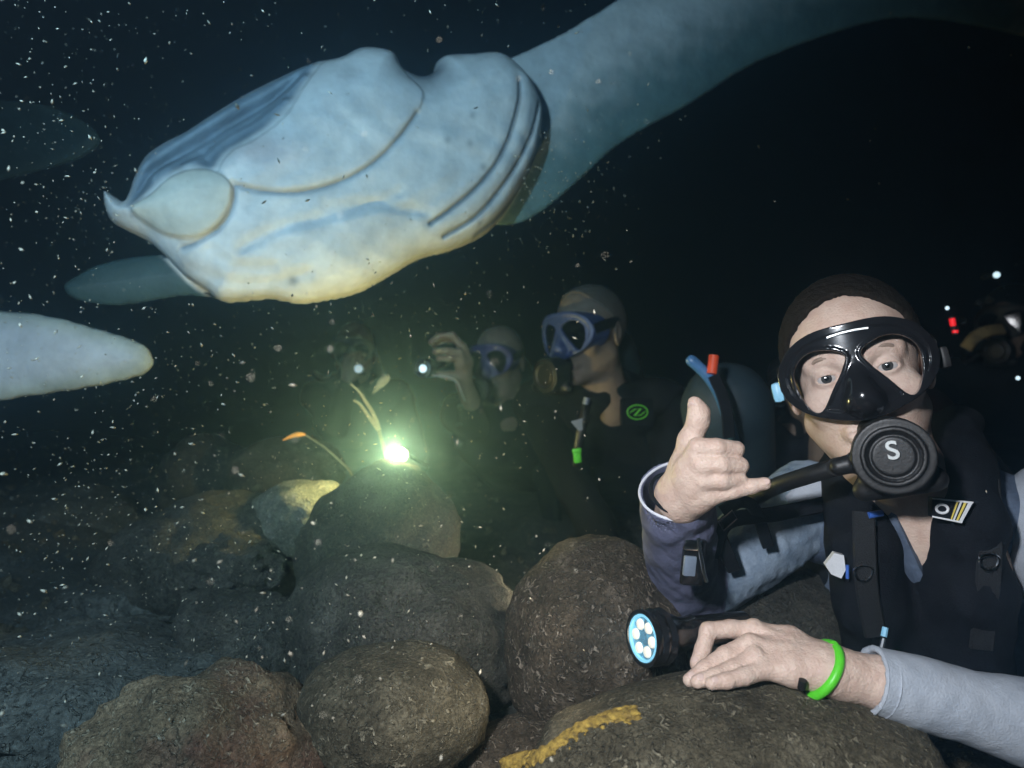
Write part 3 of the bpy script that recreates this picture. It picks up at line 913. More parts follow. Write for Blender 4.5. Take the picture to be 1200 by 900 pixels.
def head_field(h, chest=None, neck_dir=(0, -.02, -.13)):
    f = Field((-.12 if chest is None else -.2, -.205, -.235 if chest is None else -.34), (.12 if chest is None else .2, .05, .14), h)
    f.ell((0, -.093, .032), (.077, .098, .088))
    f.ell((0, -.052, -.040), (.062, .055, .072), k=.03)
    for s in (-1, 1):
        f.cap((s * .052, -.085, -.055), (s * .012, -.016, -.103), .021, .017, k=.02)
        f.ell((s * .043, -.024, -.030), (.024, .020, .020), k=.016)
        f.cap((s * .012, -.008, .021), (s * .046, -.020, .020), .0105, .009, k=.014)
    f.ell((0, -.012, -.102), (.018, .014, .014), k=.014)
    f.cap((0, -.004, .004), (0, .017, -.037), .0075, .0115, k=.010)
    for s in (-1, 1):
        f.ell((s * .013, .006, -.042), (.0085, .010, .0075), k=.006)
        f.ell((s * .0335, .003, -.001), (.0185, .013, .0125), k=.010, op='s')
        f.ell((s * .0335, -.0145, 0), (.0152, .0152, .0150), k=.005)
        f.ell((s * .0335, .004, -.0013), (.0134, .018, .0047), k=.0015, op='s')
    f.ell((0, -.006, -.070), (.030, .014, .013), k=.010)
    f.cap((-.022, .000, -.066), (.022, .000, -.066), .0048, k=.006)
    f.cap((-.018, -.001, -.075), (.018, -.001, -.075), .0055, k=.006)
    f.cap((-.024, .007, -.0705), (.024, .007, -.0705), .0022, k=.003, op='s')
    for s in (-1, 1):
        A = np.array(Matrix.Rotation(s * R(18), 3, 'Z') @ Matrix.Rotation(R(-12), 3, 'X'))
        f.ell((s * .079, -.098, -.008), (.0065, .019, .031), k=.008, rot=A)
        f.ell((s * .086, -.094, -.004), (.005, .010, .019), k=.004, op='s', rot=A)
    nd = np.array(neck_dir, float)
    f.cap((0, -.098, -.065), np.array((0, -.098, -.065)) + nd, .056, .060, k=.03)
    for s in (-1, 1):      # neck tendons
        f.cap((s * .045, -.09, -.08), np.array((s * .014, -.075, -.075)) + nd, .012, .012, k=.015)
    if chest is not None:
        f.ell(chest, (.085, .055, .085), k=.05)
    return f


MASK_OUT = [(0, 56), (40, 54), (69, 40), (85, 14), (82, -13), (63, -35), (37, -47), (16, -53), (0, -54), (-16, -53), (-37, -47), (-63, -35), (-82, -13), (-85, 14), (-69, 40), (-40, 54)]
MASK_LENS = [(9, 22), (31, 33), (51, 31), (66, 16), (67, -6), (58, -32), (46, -37), (29, -14), (16, 4)]


def make_mask(root, Mx, h, frame_mat, strap_mat, k=1.0, glass='glass'):
    out = cspline(np.array(MASK_OUT) * .001 * k, 4)
    f = Field((-.098, -.062, -.068), (.098, .052, .068), h)
    x, y, z = f.ax[0][:, None, None], f.ax[1][None, :, None], f.ax[2][None, None, :]
    X2, Z2 = np.meshgrid(f.ax[0], f.ax[2], indexing='ij')
    so = sd_poly(X2, Z2, out)[:, None, :]
    yc = y + 4.2 * x * x                       # the mask wraps round the face
    def extr(sd, y0, y1): return np.maximum(sd, np.maximum(y0 - yc, yc - y1))
    d = extr(so, -.034, .0265)
    rim = np.maximum(np.abs(so + .004) - .005, np.abs(yc - .0225) - .0065)
    d = np.minimum(d, rim)
    d = np.maximum(d, -extr(so + .0085, -.08, .0165))
    lens = []
    for s in (-1, 1):
        lp = cspline(np.array([(s * a, b) for a, b in MASK_LENS]) * .001 * k, 4)
        sl = sd_poly(X2, Z2, lp)[:, None, :]
        d = np.maximum(d, -extr(sl, 0.0, .08))
        rim = np.maximum(np.abs(sl - .0022) - .0018, np.abs(yc - .0268) - .0014)
        d = np.minimum(d, rim)
        lens.append(lp)
    f.d = d.astype(np.float32)
    # nose pocket
    f.cap((0, .018, .006), (0, .031, -.028), .008, .017, k=.008)
    f.ell((0, .026, -.036), (.021, .019, .016), k=.008)
    mk = put('mask', f.mesh('mask', Mx), frame_mat, root)
    for s, lp in zip((-1, 1), lens):
        mb = MB(); n = len(lp)
        pts = [Mx @ Vector((p[0], .0225 - 4.2 * p[0]**2, p[1])) for p in lp]
        ext = (Mx.to_3x3() @ Vector((0, -.003, 0)))
        mb.prism(pts, ext); mb.build('lens', M[glass], mk, smooth=False)
    # strap round the back of the head
    pts, nr = [], []
    for i in range(25):
        a = math.pi * i / 24
        c, s_ = math.cos(a), math.sin(a)
        p = Vector((.0865 * c, -.022 - .176 * s_ - .004, .012 + .022 * s_)) if 0 < i < 24 else Vector((.084 * c, -.008, .006))
        pts.append(Mx @ p); nr.append(Mx.to_3x3() @ Vector((c, -.9 * s_, 0)))
    mb = MB(); mb.strip(pts, nr, .026, .003); mb.build('strap', strap_mat, mk)
    return mk


def make_regulator(root, Mx, off, h, r=.044, body=None, side=1):
    """second stage in front of the mouth"""
    c = np.array((0, .066, -.083)) + np.array(off)
    f = Field(c - .085, c + .085, h)
    x, y, z = f.ax[0][:, None, None] - c[0], f.ax[1][None, :, None] - c[1], f.ax[2][None, None, :] - c[2]
    rr = np.sqrt(x * x + z * z)
    cyl = np.maximum(rr - r - .25 * np.minimum(y + .02, 0), np.abs(y) - .021) - .004
    ring = np.maximum(np.abs(rr - r * .80) - .0022, np.abs(y - .0245) - .003)
    groove = np.maximum(np.abs(rr - r * .62) - .0018, np.abs(y - .027) - .004)
    dome = np.sqrt(x * x + (y - .002)**2 * 2.0 + z * z) - r * .60
    d = np.minimum(np.minimum(cyl, ring), np.maximum(dome, -y))
    d = np.maximum(d, -groove)
    f.d = np.broadcast_to(d, f.d.shape).astype(np.float32).copy()
    f.cap(c + (0, -.015, .008), np.array((0, .004, -.070)), .020, .016, k=.01)          # mouthpiece
    f.cap(c + (-.034, -.012, -r * .95), c + (.034, -.012, -r * .95), .013, .013, k=.012)  # exhaust tee
    f.cap(c + (0, -.008, 0), c + (side * (r + .018), -.006, -.004), .013, .010, k=.006)   # hose joint
    rg = put('regulator', f.mesh('regulator', Mx), body or M['black_rubber'], root)
    return rg, c


def make_hose(parent, pts, r=.0085, m=None, n=9):
    mb = MB(); mb.tube([Vector(p) for p in spline([tuple(p) for p in pts], 7)], r, n)
    return mb.build('hose', m or M['black_rubber'], parent)


def eyes(root, Mx, look):
    for s in (-1, 1):
        c = Mx @ Vector((s * .0335, -.0145, 0)); d = (Vector(look) - c).normalized(); r = .0132
        def ball(name, prof_, m, par):
            mb = MB(); mb.lathe(c, d, prof_, 24); return mb.build(name, m, par)
        q = [i * math.pi / 14 for i in range(15)]
        e = ball('eye', [(-r * math.cos(a), r * math.sin(a)) for a in q], M['eye_white'], root)
        ir = [i * R(27) / 4 for i in range(5)]
        ball('iris', [(r * 1.02 * math.cos(a), r * 1.02 * math.sin(a)) for a in ir][::-1], M['iris'], e)
        ir = [i * R(11) / 3 for i in range(4)]
        ball('pupil', [(r * 1.035 * math.cos(a), r * 1.035 * math.sin(a)) for a in ir][::-1], M['pupil'], e)


def hair_cap(root, Mx, h, m, front=.062, thick=.006):
    f = Field((-.10, -.21, -.10), (.10, .04, .15), h)
    f.ell((0, -.095, .033), (.077 + thick, .099 + thick * .6, .089 + thick))
    f.wrinkle(.0007, 420, 5, 9)
    x, y, z = f.ax[0][:, None, None], f.ax[1][None, :, None], f.ax[2][None, None, :]
    # hairline: forehead, temples, round the ear, nape
    cut = (front - .25 * np.abs(x) - z) * .7 + (y + .055) * .75      # positive in front of the hairline
    cut = cut + .0022 * np.sin(130 * x + 3 * np.sin(70 * y)) * np.sin(160 * z + 2 * np.sin(90 * x)) + .0012 * np.sin(900 * x + 3 * np.sin(220 * z) + 2 * np.sin(310 * x))
    nape = -.035 - z + .35 * (y + .12)
    f.d = np.maximum(f.d, np.maximum(np.minimum(cut, .02), nape)).astype(np.float32)
    for s in (-1, 1): f.ell((s * .085, -.09, -.012), (.03, .024, .036), k=.004, op='s')
    return put('hair', f.mesh('hair', Mx), m, root)


def joints(h, b, drop=0.0, arms=None):
    h = Vector(h); b = Vector((b[0], b[1], 0)).normalized(); s = Vector((-b.y, b.x, 0))    # s = towards the diver's right when facing -b
    J = {}
    J['neck'] = h + Vector((0, 0, -.13)) + b * .03
    J['chest'] = J['neck'] + b * .15 + Vector((0, 0, -.13))
    J['pelvis'] = J['chest'] + b * .36 + Vector((0, 0, -.14))
    J['pelvis'].z = max(J['pelvis'].z, .14); J['chest'].z = max(J['chest'].z, .16)
    for k, sg in (('R', 1), ('L', -1)):
        J['sh' + k] = J['neck'] + b * .06 + Vector((0, 0, -.05)) + s * sg * .175
        J['hip' + k] = J['pelvis'] + s * sg * .09
        J['kn' + k] = J['hip' + k] + b * .40 + s * sg * .03; J['kn' + k].z = .075
        J['an' + k] = J['kn' + k] + b * .38; J['an' + k].z = .06
        e = J['sh' + k] + Vector((0, 0, -.24)) - b * .02 + s * sg * .07; e.z = max(e.z, .06)
        wv = e - b * .23 - s * sg * .1; wv.z = max(.07, wv.z - .05)
        J['el' + k], J['wr' + k] = e, wv
    if arms: J.update({k: Vector(v) for k, v in arms.items()})
    J['b'], J['s'] = b, s
    return J


def torso_into(f, J, grow=0.0, k=.04):
    s = J['s']
    for sg in (-1, 1):
        f.cap(J['chest'] + s * sg * .075, J['pelvis'] + s * sg * .06, .105 + grow, .10 + grow, k)
    f.cap(J['shR'] * .9 + J['chest'] * .1, J['shL'] * .9 + J['chest'] * .1, .062 + grow, .062 + grow, k)
    f.cap(J['neck'], (J['shR'] + J['shL']) * .5, .060 + grow, .085 + grow, k)
    f.cap((J['shR'] + J['shL']) * .5, J['chest'], .09 + grow, .10 + grow, k)


def wetsuit(root, J, m, h=.011, seed=1, arms=True, wr=.0022, name='wetsuit'):
    A = np.array([v for k, v in J.items() if k not in ('b', 's')])
    f = Field(A.min(0) - .16, A.max(0) + .16, h)
    torso_into(f, J)
    for k in 'RL':
        if arms:
            f.cap(J['sh' + k], J['el' + k], .056, .046, .03); f.cap(J['el' + k], J['wr' + k], .045, .033, .01)
        f.cap(J['hip' + k], J['kn' + k], .088, .06, .03); f.cap(J['kn' + k], J['an' + k], .058, .042, .015)
    f.wrinkle(wr, 55, seed)
    o = put(name, f.mesh(name), m, root)
    for k in 'RL':     # fins
        a = J['an' + k]; b, s = J['b'], J['s']
        mb = MB()
        out = [(-.02, -.045), (.05, -.05), (.16, -.085), (.42, -.10), (.45, 0), (.42, .10), (.16, .085), (.05, .05), (-.02, .045)]
        mb.prism([a + b * u + s * v + Vector((0, 0, -.03)) for u, v in out], (0, 0, .016))
        fn = mb.build('fin', M['black_rubber'], root)
        mb = MB(); mb.tube([a + Vector((0, 0, -.005)), a + b * .06 + Vector((0, 0, -.01)), a + b * .17 + Vector((0, 0, -.022))], [.046, .046, .022], 14); mb.build('foot_pocket', M['black_rubber'], fn)
    return o


def vest(root, J, m, h=.009, seed=4, tank_mat=None, tank_at=None):
    A = np.array([J[k] for k in ('neck', 'chest', 'pelvis', 'shR', 'shL')])
    f = Field(A.min(0) - .19, A.max(0) + .19, h)
    torso_into(f, J, grow=.020)
    f.ell(J['neck'] + Vector((0, 0, .06)), (.085, .085, .11), k=.02, op='s')
    x, y, z = f.ax[0][:, None, None], f.ax[1][None, :, None], f.ax[2][None, None, :]
    for k in 'RL':    # arm holes
        d = (J['sh' + k] - (J['shR'] + J['shL']) * .5).normalized()
        f.cap(J['sh' + k] + d * .02 - Vector((0, 0, .05)), J['sh' + k] + d * .2, .07, .10, k=.015, op='s')
    f.wrinkle(.003, 40, seed)
    v = put('vest', f.mesh('vest'), m, root)
    a = J['chest'] + J['b'] * .04 + Vector((0, 0, .17)); d = (J['pelvis'] - J['chest']).normalized()
    up = Vector((0, 0, 1)); up = (up - d * up.dot(d)).normalized()
    a = J['chest'] + up * .20 - d * .13
    if tank_at: a, d = Vector(tank_at[0]), Vector(tank_at[1]).normalized()
    mb = MB(); r = .088
    mb.lathe(a, d, ([(-.075, .018), (-.03, .020), (-.02, .024), (-.012, .045), (.01, .072), (.04, r)] if not tank_at else [(-.05, .006), (-.046, .03), (-.03, .055), (-.005, .075), (.03, r)]) + [(.52, r), (.55, r * .9), (.565, r * .6)], 30)
    tk = mb.build('tank', tank_mat or M['teal_paint'], root)
    if tank_at: return v
    mb = MB(); mb.lathe(a, d, [(-.10, .02), (-.098, .026), (-.062, .026), (-.06, .018)], 18)
    mb.tube([a - d * .08 - J['s'] * .05, a - d * .08 + J['s'] * .05], .014, 12); mb.build('valve', M['chrome'], tk)
    for q in (.14, .34):
        mb = MB(); mb.lathe(a + d * q, d, [(0, r + .001), (.002, r + .006), (.048, r + .006), (.05, r + .001)], 30); mb.build('tank_band', M['black_fabric'], tk)
    return v


def arm_hand(f, pts, k=.006):
    """fingers and palm given as pixel chains (px, py, depth, radius in m)"""
    for ch, kk in pts:
        f.chain([(PA(a, b, c), r) for a, b, c, r in ch], kk)


def pix_field(allpts, h, m=.03):
    A = np.array([PA(a, b, c) for ch, _ in allpts for a, b, c, _ in ch])
    return Field(A.min(0) - m, A.max(0) + m, h)


def text_mesh(ch, size, Mx, depth=.0006):
    cu = bpy.data.curves.new('glyph', 'FONT'); cu.body = ch; cu.size = size; cu.extrude = depth; cu.align_x = 'CENTER'; cu.align_y = 'CENTER'
    cu.offset = size * .015
    o = bpy.data.objects.new('glyph', cu); COL.objects.link(o)
    dg = bpy.context.evaluated_depsgraph_get()
    me = bpy.data.meshes.new_from_object(o.evaluated_get(dg)); me.transform(Mx)
    bpy.data.objects.remove(o); bpy.data.curves.remove(cu)
    return me


# ---- the diver making the hand sign
def sign_diver():
    Eo = P(1004, 436, 0.83)
    f0 = (Vector((0, 0, CZ)) - Eo).normalized(); f0 = Vector((f0.x + .02, f0.y, f0.z + .02)).normalized()
    x, f, u = frame(f0, R(13))
    Mx = mat4(x, f, u, Eo)
    root = thing('diver', (0.62, 1.2, 0.02), 'diver in a black mask giving a thumb and little finger hand sign', 'diver', 'divers')
    # body: head, neck, upper chest and both hands
    hf = head_field(.0016, chest=(-.035, -.150, -.270), neck_dir=(-.035, -.025, -.14))
    parts = [hf.mesh('head', Mx)]
    W0 = (790, 584, .830)
    rh = [([(796, 645, .932, .025), (793, 605, .872, .026), (796, 582, .825, .0265)], .006),
          ([(796, 578, .82, .024), (808, 552, .795, .0165), (818, 524, .778, .0108)], .010),
          ([(797, 580, .82, .024), (812, 562, .792, .016), (822, 545, .774, .0110)], .010),
          ([(799, 584, .82, .024), (815, 573, .793, .016), (825, 563, .776, .0107)], .010),
          ([(801, 588, .82, .023), (818, 584, .797, .0155), (832, 581, .782, .0108)], .010),
          ([(818, 524, .777, .0104), (840, 525, .773, .0104), (862, 527, .779, .0098)], .003),
          ([(862, 527, .782, .0094), (856, 531, .803, .0088), (846, 534, .815, .0080)], .002),
          ([(822, 545, .773, .0106), (845, 545, .769, .0106), (867, 546, .775, .0099)], .003),
          ([(867, 546, .778, .0094), (860, 549, .803, .0088), (848, 551, .815, .0080)], .002),
          ([(825, 563, .775, .0102), (846, 563, .771, .0102), (866, 563, .776, .0095)], .003),
          ([(866, 563, .779, .0090), (858, 565, .801, .0085), (846, 566, .812, .0078)], .002),
          ([(832, 581, .782, .0102), (860, 575, .776, .0088), (881, 570, .773, .0080), (896, 566.5, .772, .0071)], .003),
          ([(796, 572, .822, .020), (801, 548, .815, .0160), (809, 517, .805, .0132), (818, 494, .798, .0112), (819, 483, .797, .0104), (814, 472, .795, .0076)], .008)]
    ff = pix_field(rh, .0014); arm_hand(ff, rh)
    ff.wrinkle(.00022, 420, 11)
    parts.append(ff.mesh('right_hand'))
    lh = [([(1090, 818, .735, .027), (1030, 800, .738, .026), (985, 790, .742, .0255), (962, 783, .745, .0245)], .006),
          ([(965, 778, .752, .020), (925, 752, .772, .0150), (884, 739, .785, .0108)], .010),
          ([(965, 781, .746, .021), (922, 764, .758, .0150), (878, 756, .765, .0112)], .010),
          ([(965, 785, .740, .021), (925, 776, .745, .0145), (884, 771, .750, .0108)], .010),
          ([(965, 789, .735, .020), (928, 787, .735, .0135), (895, 785, .735, .0102)], .010),
          ([(884, 739, .785, .0108), (856, 737, .786, .0098), (830, 739, .785, .0094), (824, 760, .776, .0086), (816, 778, .768, .0072)], .003),
          ([(878, 756, .765, .0112), (850, 768, .756, .0096), (826, 784, .748, .0086), (808, 797, .742, .0070)], .003),
          ([(884, 771, .750, .0106), (860, 784, .740, .0092), (838, 793, .733, .0084), (817, 799, .729, .0070)], .003),
          ([(895, 785, .735, .0100), (872, 793, .726, .0086), (852, 798, .721, .0078), (834, 801, .719, .0066)], .003),
          ([(955, 775, .765, .018), (915, 768, .793, .0135), (872, 765, .803, .0110), (842, 772, .797, .0090)], .008)]
    ff = pix_field(lh, .0014); arm_hand(ff, lh)
    for (a, b, c) in ((884, 734, .780), (879, 751, .758), (885, 766, .743)):
        ff.ell(PA(a, b, c), (.0065, .006, .006), k=.009)
    for (a, b) in (((884, 733, .778), (945, 764, .750)), ((880, 750, .756), (948, 772, .741))):   # tendons
        ff.cap(PA(*a), PA(*b), .0035, .002, k=.008)
    ff.wrinkle(.00022, 420, 12)
    parts.append(ff.mesh('left_hand'))
    # the trunk and legs inside the clothes tie head and hands together
    sR, sL = P(945, 592, 1.06), P(1238, 606, .90)
    eR, wR = P(800, 700, 1.03), P(795, 625, .90)
    eL, wL = P(1345, 886, .735), P(1060, 810, .735)
    J = joints(Eo - f * .09, (.36, .9), arms={'shR': sR, 'shL': sL, 'elR': eR, 'wrR': wR, 'elL': eL, 'wrL': wL})
    J['neck'] = P(1052, 592, .955); J['chest'] = P(1090, 740, 1.08)
    J['pelvis'] = Vector((.80, 1.46, .17))
    for k, sg in (('R', 1), ('L', -1)):
        J['hip' + k] = J['pelvis'] + J['s'] * sg * .09
        J['kn' + k] = J['hip' + k] + J['b'] * .40; J['kn' + k].z = .075
        J['an' + k] = J['kn' + k] + J['b'] * .38; J['an' + k].z = .06
    A = np.array([J[k] for k in J if k not in ('b', 's')])
    fb = Field(A.min(0) - .15, A.max(0) + .15, .012)
    s = J['s']
    for sg in (-1, 1): fb.cap(J['chest'] + s * sg * .06, J['pelvis'] + s * sg * .05, .08, .08, .04)
    fb.cap(J['neck'], J['chest'], .045, .08, .03)
    for k in 'RL':
        fb.cap(J['neck'] * .3 + J['sh' + k] * .7, J['sh' + k], .04, .04, .03); fb.cap(J['sh' + k], J['el' + k], .034, .030, .02); fb.cap(J['el' + k], J['wr' + k], .028, .022, .01)
        fb.cap(J['hip' + k], J['kn' + k], .07, .05, .03); fb.cap(J['kn' + k], J['an' + k], .048, .034, .01)
    parts.append(fb.mesh('trunk'))
    put('body', join_meshes('body', parts), M['skin'], root)
    for tip, prev, off, r in (((897, 566, .772), (881, 570, .773), (-.1, -.85, .35), .0036), ((814.5, 474, .795), (819, 484, .797), (-.75, -.6, 0), .0058), ((811, 794.5, .743), (826, 784, .748), (-.2, -.6, .75), .0042),
                              ((820, 797, .730), (838, 793, .733), (-.1, -.65, .75), .0042), ((837, 799.5, .720), (852, 798, .721), (0, -.7, .7), .0036), ((817.5, 775, .769), (824, 760, .776), (-.75, -.6, .1), .0042)):
        a_, b_, o_ = P(*tip), P(*prev), Vector(off).normalized()
        e1 = (a_ - b_).normalized(); o_ = (o_ - e1 * o_.dot(e1)).normalized(); e2 = e1.cross(o_)
        fn = Field(np.array(a_) - .014, np.array(a_) + .014, .0007)
        fn.ell(np.array(a_ + o_ * .0062), (r * 1.25, r, .0011), rot=np.array((e1, e2, o_)))
        put('fingernail', fn.mesh('fingernail'), M['nail'], root)
    eyes(root, Mx, (0, 0, CZ))
    for s_ in (-1, 1):     # eyebrows
        mb = MB(); mb.tube([Mx @ Vector(p) for p in spline([(s_ * .014, .0015, .0175), (s_ * .026, .0005, .0225), (s_ * .038, -.004, .0235), (s_ * .050, -.012, .0175)], 5)], [.0016] * 8 + [.0026] * 5 + [.0012] * 3, 7)
        mb.build('eyebrow', M['brow'], root)
    hair_cap(root, Mx, .0022, M['hair'], front=.060, thick=.008)
    mk = make_mask(root, Mx, .0013, M['black_gloss'], M['black_rubber'])
    mb = MB(); mb.strip([Mx @ Vector(p) for p in ((.022, .0285, .0455), (.008, .0287, .047), (-.008, .0287, .047), (-.022, .0285, .0455))], [f] * 4, .0022, .0006); mb.build('emblem', M['silver_print'], mk)
    for s_ in (1, -1):
        mb = MB(); mb.box(Mx @ Vector((s_ * .092, -.030, -.004)), x, f, u, (.014, .016, .026), .006); mb.build('buckle', M['pale_blue' if s_ > 0 else 'black_rubber'], mk)
    rg, c = make_regulator(root, Mx, (-.012, -.004, -.012), .0014, r=.036, side=1)
    Gx = mat4(-x, u, f, Mx @ Vector(c + (0, .0292, .006)))
    put('emblem', text_mesh('S', .027, Gx), M['silver_print'], rg)
    hp = [Mx @ Vector(c + (.058, -.006, -.004)), P(985, 546, .80), P(945, 558, .83), P(905, 572, .88), P(880, 590, .97), P(900, 600, 1.12), P(960, 590, 1.25)]
    make_hose(rg, hp, .0105)
    # clothes -----------------------------------------------------------------
    E1, E2 = np.array(eR), PA(792, 577, .838)
    ax = (E2 - E1) / np.linalg.norm(E2 - E1)
    f1 = Field(np.minimum(np.minimum(E1, E2), np.array(sR)) - .11, np.maximum(np.maximum(E1, E2), np.array(sR)) + .09, .0028)
    f1.cap(E1, E2, .050, .043, .01); f1.cap(E1, np.array(sR), .054, .066, .02)
    f1.wrinkle(.0016, 48, 21, 7); f1.wrinkle(.0008, 150, 22, 6)
    xg, yg, zg = f1.ax[0][:, None, None], f1.ax[1][None, :, None], f1.ax[2][None, None, :]
    cutp = (xg - E2[0]) * ax[0] + (yg - E2[1]) * ax[1] + (zg - E2[2]) * ax[2]
    near = .085 - np.sqrt((xg - E2[0])**2 + (yg - E2[1])**2 + (zg - E2[2])**2)
    f1.d = np.maximum(f1.d, np.minimum(cutp - .004, near).astype(np.float32))
    f1.cap(E2 - ax * .10, E2 + ax * .06, .036, .0395, k=.002, op='s')
    sl = put('sleeve', f1.mesh('sleeve'), None, root)
    sl.data.materials.append(M['denim_lycra']); sl.data.materials.append(M['purple_lycra'])
    V = np.empty(len(sl.data.vertices) * 3, np.float32); sl.data.vertices.foreach_get('co', V); V = V.reshape(-1, 3)
    L = np.empty(len(sl.data.loops), np.int32); sl.data.loops.foreach_get('vertex_index', L); L = L.reshape(-1, 4)
    cen = V[L].mean(1); al = (cen - E1) @ ax; rad = np.linalg.norm(cen - E1 - al[:, None] * ax, axis=1)
    sl.data.polygons.foreach_set('material_index', ((al > .0) & (rad < .062)).astype(np.int32))
    sl['label'] = 'purple blue forearm sleeve with a flared cuff'
    # white hem round the cuff
    u1 = np.cross(ax, (0, 0, 1)); u1 /= np.linalg.norm(u1); u2 = np.cross(ax, u1)
    mb = MB(); pts = [Vector(E2 + ax * .003 + (u1 * math.cos(a) + u2 * math.sin(a)) * (.0408 + .0016 * math.sin(3 * a + 1))) for a in np.linspace(0, 2 * math.pi, 49)]
    mb.tube(pts, .0017, 8); mb.build('hem', M['white_hem'], sl)
    # black cord round the wrist
    wc = PA(790, 578, .826); wd = PA(806, 560, .80) - PA(790, 596, .84); wd /= np.linalg.norm(wd)
    u1 = np.cross(wd, (0, 1, 0)); u1 /= np.linalg.norm(u1); u2 = np.cross(wd, u1)
    mb = MB(); mb.tube([Vector(wc + (u1 * math.cos(a) * .0275 + u2 * math.sin(a) * .029)) for a in np.linspace(0, 2 * math.pi, 41)], .0023, 8); mb.build('wrist_cord', M['black_fabric'], root)
    # left sleeve, light grey
    C1 = PA(1020, 797, .7395); C2 = np.array(eL); C3 = np.array(sL)
    f2 = Field(np.minimum(np.minimum(C1, C2), C3) - .09, np.maximum(np.maximum(C1, C2), C3) + .09, .0028)
    f2.cap(C1, C2, .0350, .047, .01); f2.cap(C2, C3, .050, .068, .02)
    f2.wrinkle(.0022, 42, 31, 7, aniso=(1.5, .8, .6)); f2.wrinkle(.0003, 150, 32, 6)
    ax2 = (C2 - C1) / np.linalg.norm(C2 - C1)
    xg, yg, zg = f2.ax[0][:, None, None], f2.ax[1][None, :, None], f2.ax[2][None, None, :]
    cutp = -((xg - C1[0]) * ax2[0] + (yg - C1[1]) * ax2[1] + (zg - C1[2]) * ax2[2])
    near = .075 - np.sqrt((xg - C1[0])**2 + (yg - C1[1])**2 + (zg - C1[2])**2)
    f2.d = np.maximum(f2.d, np.minimum(cutp - .002, near).astype(np.float32))
    f2.cap(C1 - ax2 * .05, C1 + ax2 * .05, .0285, .029, k=.001, op='s')
    sl2 = put('sleeve', f2.mesh('sleeve'), M['grey_lycra'], root); sl2['label'] = 'light grey sleeve of the resting arm'
    u1 = np.cross(ax2, (0, 0, 1)); u1 /= np.linalg.norm(u1); u2 = np.cross(ax2, u1)
    mb = MB()
    for q in (.000, .013): mb.tube([Vector(C1 + ax2 * q + (u1 * math.cos(a) + u2 * math.sin(a)) * (.0338 + .0006 * math.sin(2 * a + q * 50))) for a in np.linspace(0, 2 * math.pi, 45)], .0011, 6)
    mb.build('hem', M['grey_lycra'], sl2)
    # green coil band
    gc = PA(958, 785, .745); gd = PA(985, 793, .742) - PA(930, 772, .75); gd /= np.linalg.norm(gd)
    u1 = np.cross(gd, (0, 1, 0)); u1 /= np.linalg.norm(u1); u2 = np.cross(gd, u1)
    mb = MB(); mb.tube([Vector(gc + gd * .010 * math.cos(a - .6) + (u1 * math.cos(a) * .0295 + u2 * math.sin(a) * .031)) for a in np.linspace(0.15, 2 * math.pi - .05, 45)], .0052, 10)
    gb = mb.build('wrist_band', M['green_band'], root)
    mb = MB(); mb.tube([P(939, 807, .716), P(941, 797, .714)], .0042, 8); mb.build('clasp', M['black_rubber'], gb)
    # shirt with an open collar
    fs = Field(A.min(0) - .16, np.array((A.max(0)[0] + .16, A.max(0)[1] + .16, J['neck'].z + .10)), .0065)
    torso_into(fs, J, grow=0.002, k=.05)
    for k in 'RL': fs.cap(J['hip' + k], J['kn' + k], .088, .06, .03); fs.cap(J['kn' + k], J['an' + k], .058, .042, .015)
    fs.wrinkle(.0035, 45, 41, 7)
    va, vb = PA(1062, 570, .86), PA(1092, 668, .86)
    fs.cap(va, vb, .045, .006, k=.006, op='s'); fs.cap(va + (0.02, .05, .03), vb + (.02, .03, 0), .04, .004, k=.006, op='s')
    put('shirt', fs.mesh('shirt'), M['navy_lycra'], root)
    # the pleats of the collar lie on the chest
    mb = MB()
    for q in ([(1037, 575, .885, .012), (1043, 610, .885, .020), (1060, 650, .885, .024), (1082, 695, .89, .022), (1088, 730, .90, .010)],):
        mb.tube([P(a, b, c) for a, b, c, r in q], [r for *_, r in q], 12, squash=(1, .45))
    mb.build('collar', M['navy_lycra'], root)
    # buoyancy vest: two broad shoulder straps, chest strap and pockets
    fv = Field(A.min(0) - .2, np.array((A.max(0)[0] + .2, 1.75, J['neck'].z + .16)), .006)
    for q in ([(985, 548, 1.02, .03), (1003, 590, .93, .036), (1010, 640, .90, .040), (1020, 700, .91, .045), (1040, 790, .95, .05)],
              [(1120, 500, 1.0, .03), (1130, 560, .88, .034), (1132, 620, .855, .040), (1130, 690, .87, .050), (1125, 800, .93, .06)]):
        fv.chain([(PA(a, b, c), r) for a, b, c, r in q], .02)
    fv.cap(J['chest'] + J['s'] * .1 + J['b'] * .05, J['pelvis'] + J['s'] * .07, .125, .12, .03)
    fv.cap(J['chest'] - J['s'] * .1 + J['b'] * .05, J['pelvis'] - J['s'] * .07, .125, .12, .03)
    fv.wrinkle(.003, 50, 51, 7); fv.wrinkle(.001, 150, 52, 5)
    ve = put('vest', fv.mesh('vest'), M['black_fabric'], root)
    # name patch on the shoulder strap
    a, b, c_, d_ = P(1092, 583, .812), P(1141, 588, .806), P(1127, 613, .806), P(1092, 606, .812)
    nrm = (b - a).cross(d_ - a).normalized(); nrm = nrm if nrm.y < 0 else -nrm
    mb = MB(); mb.prism([a, b, c_, d_], -nrm * .010); pa = mb.build('patch', M['black_fabric'], ve, smooth=False)
    def on(s_, t_): return a.lerp(b, s_).lerp(d_.lerp(c_, s_), t_) + nrm * .0006
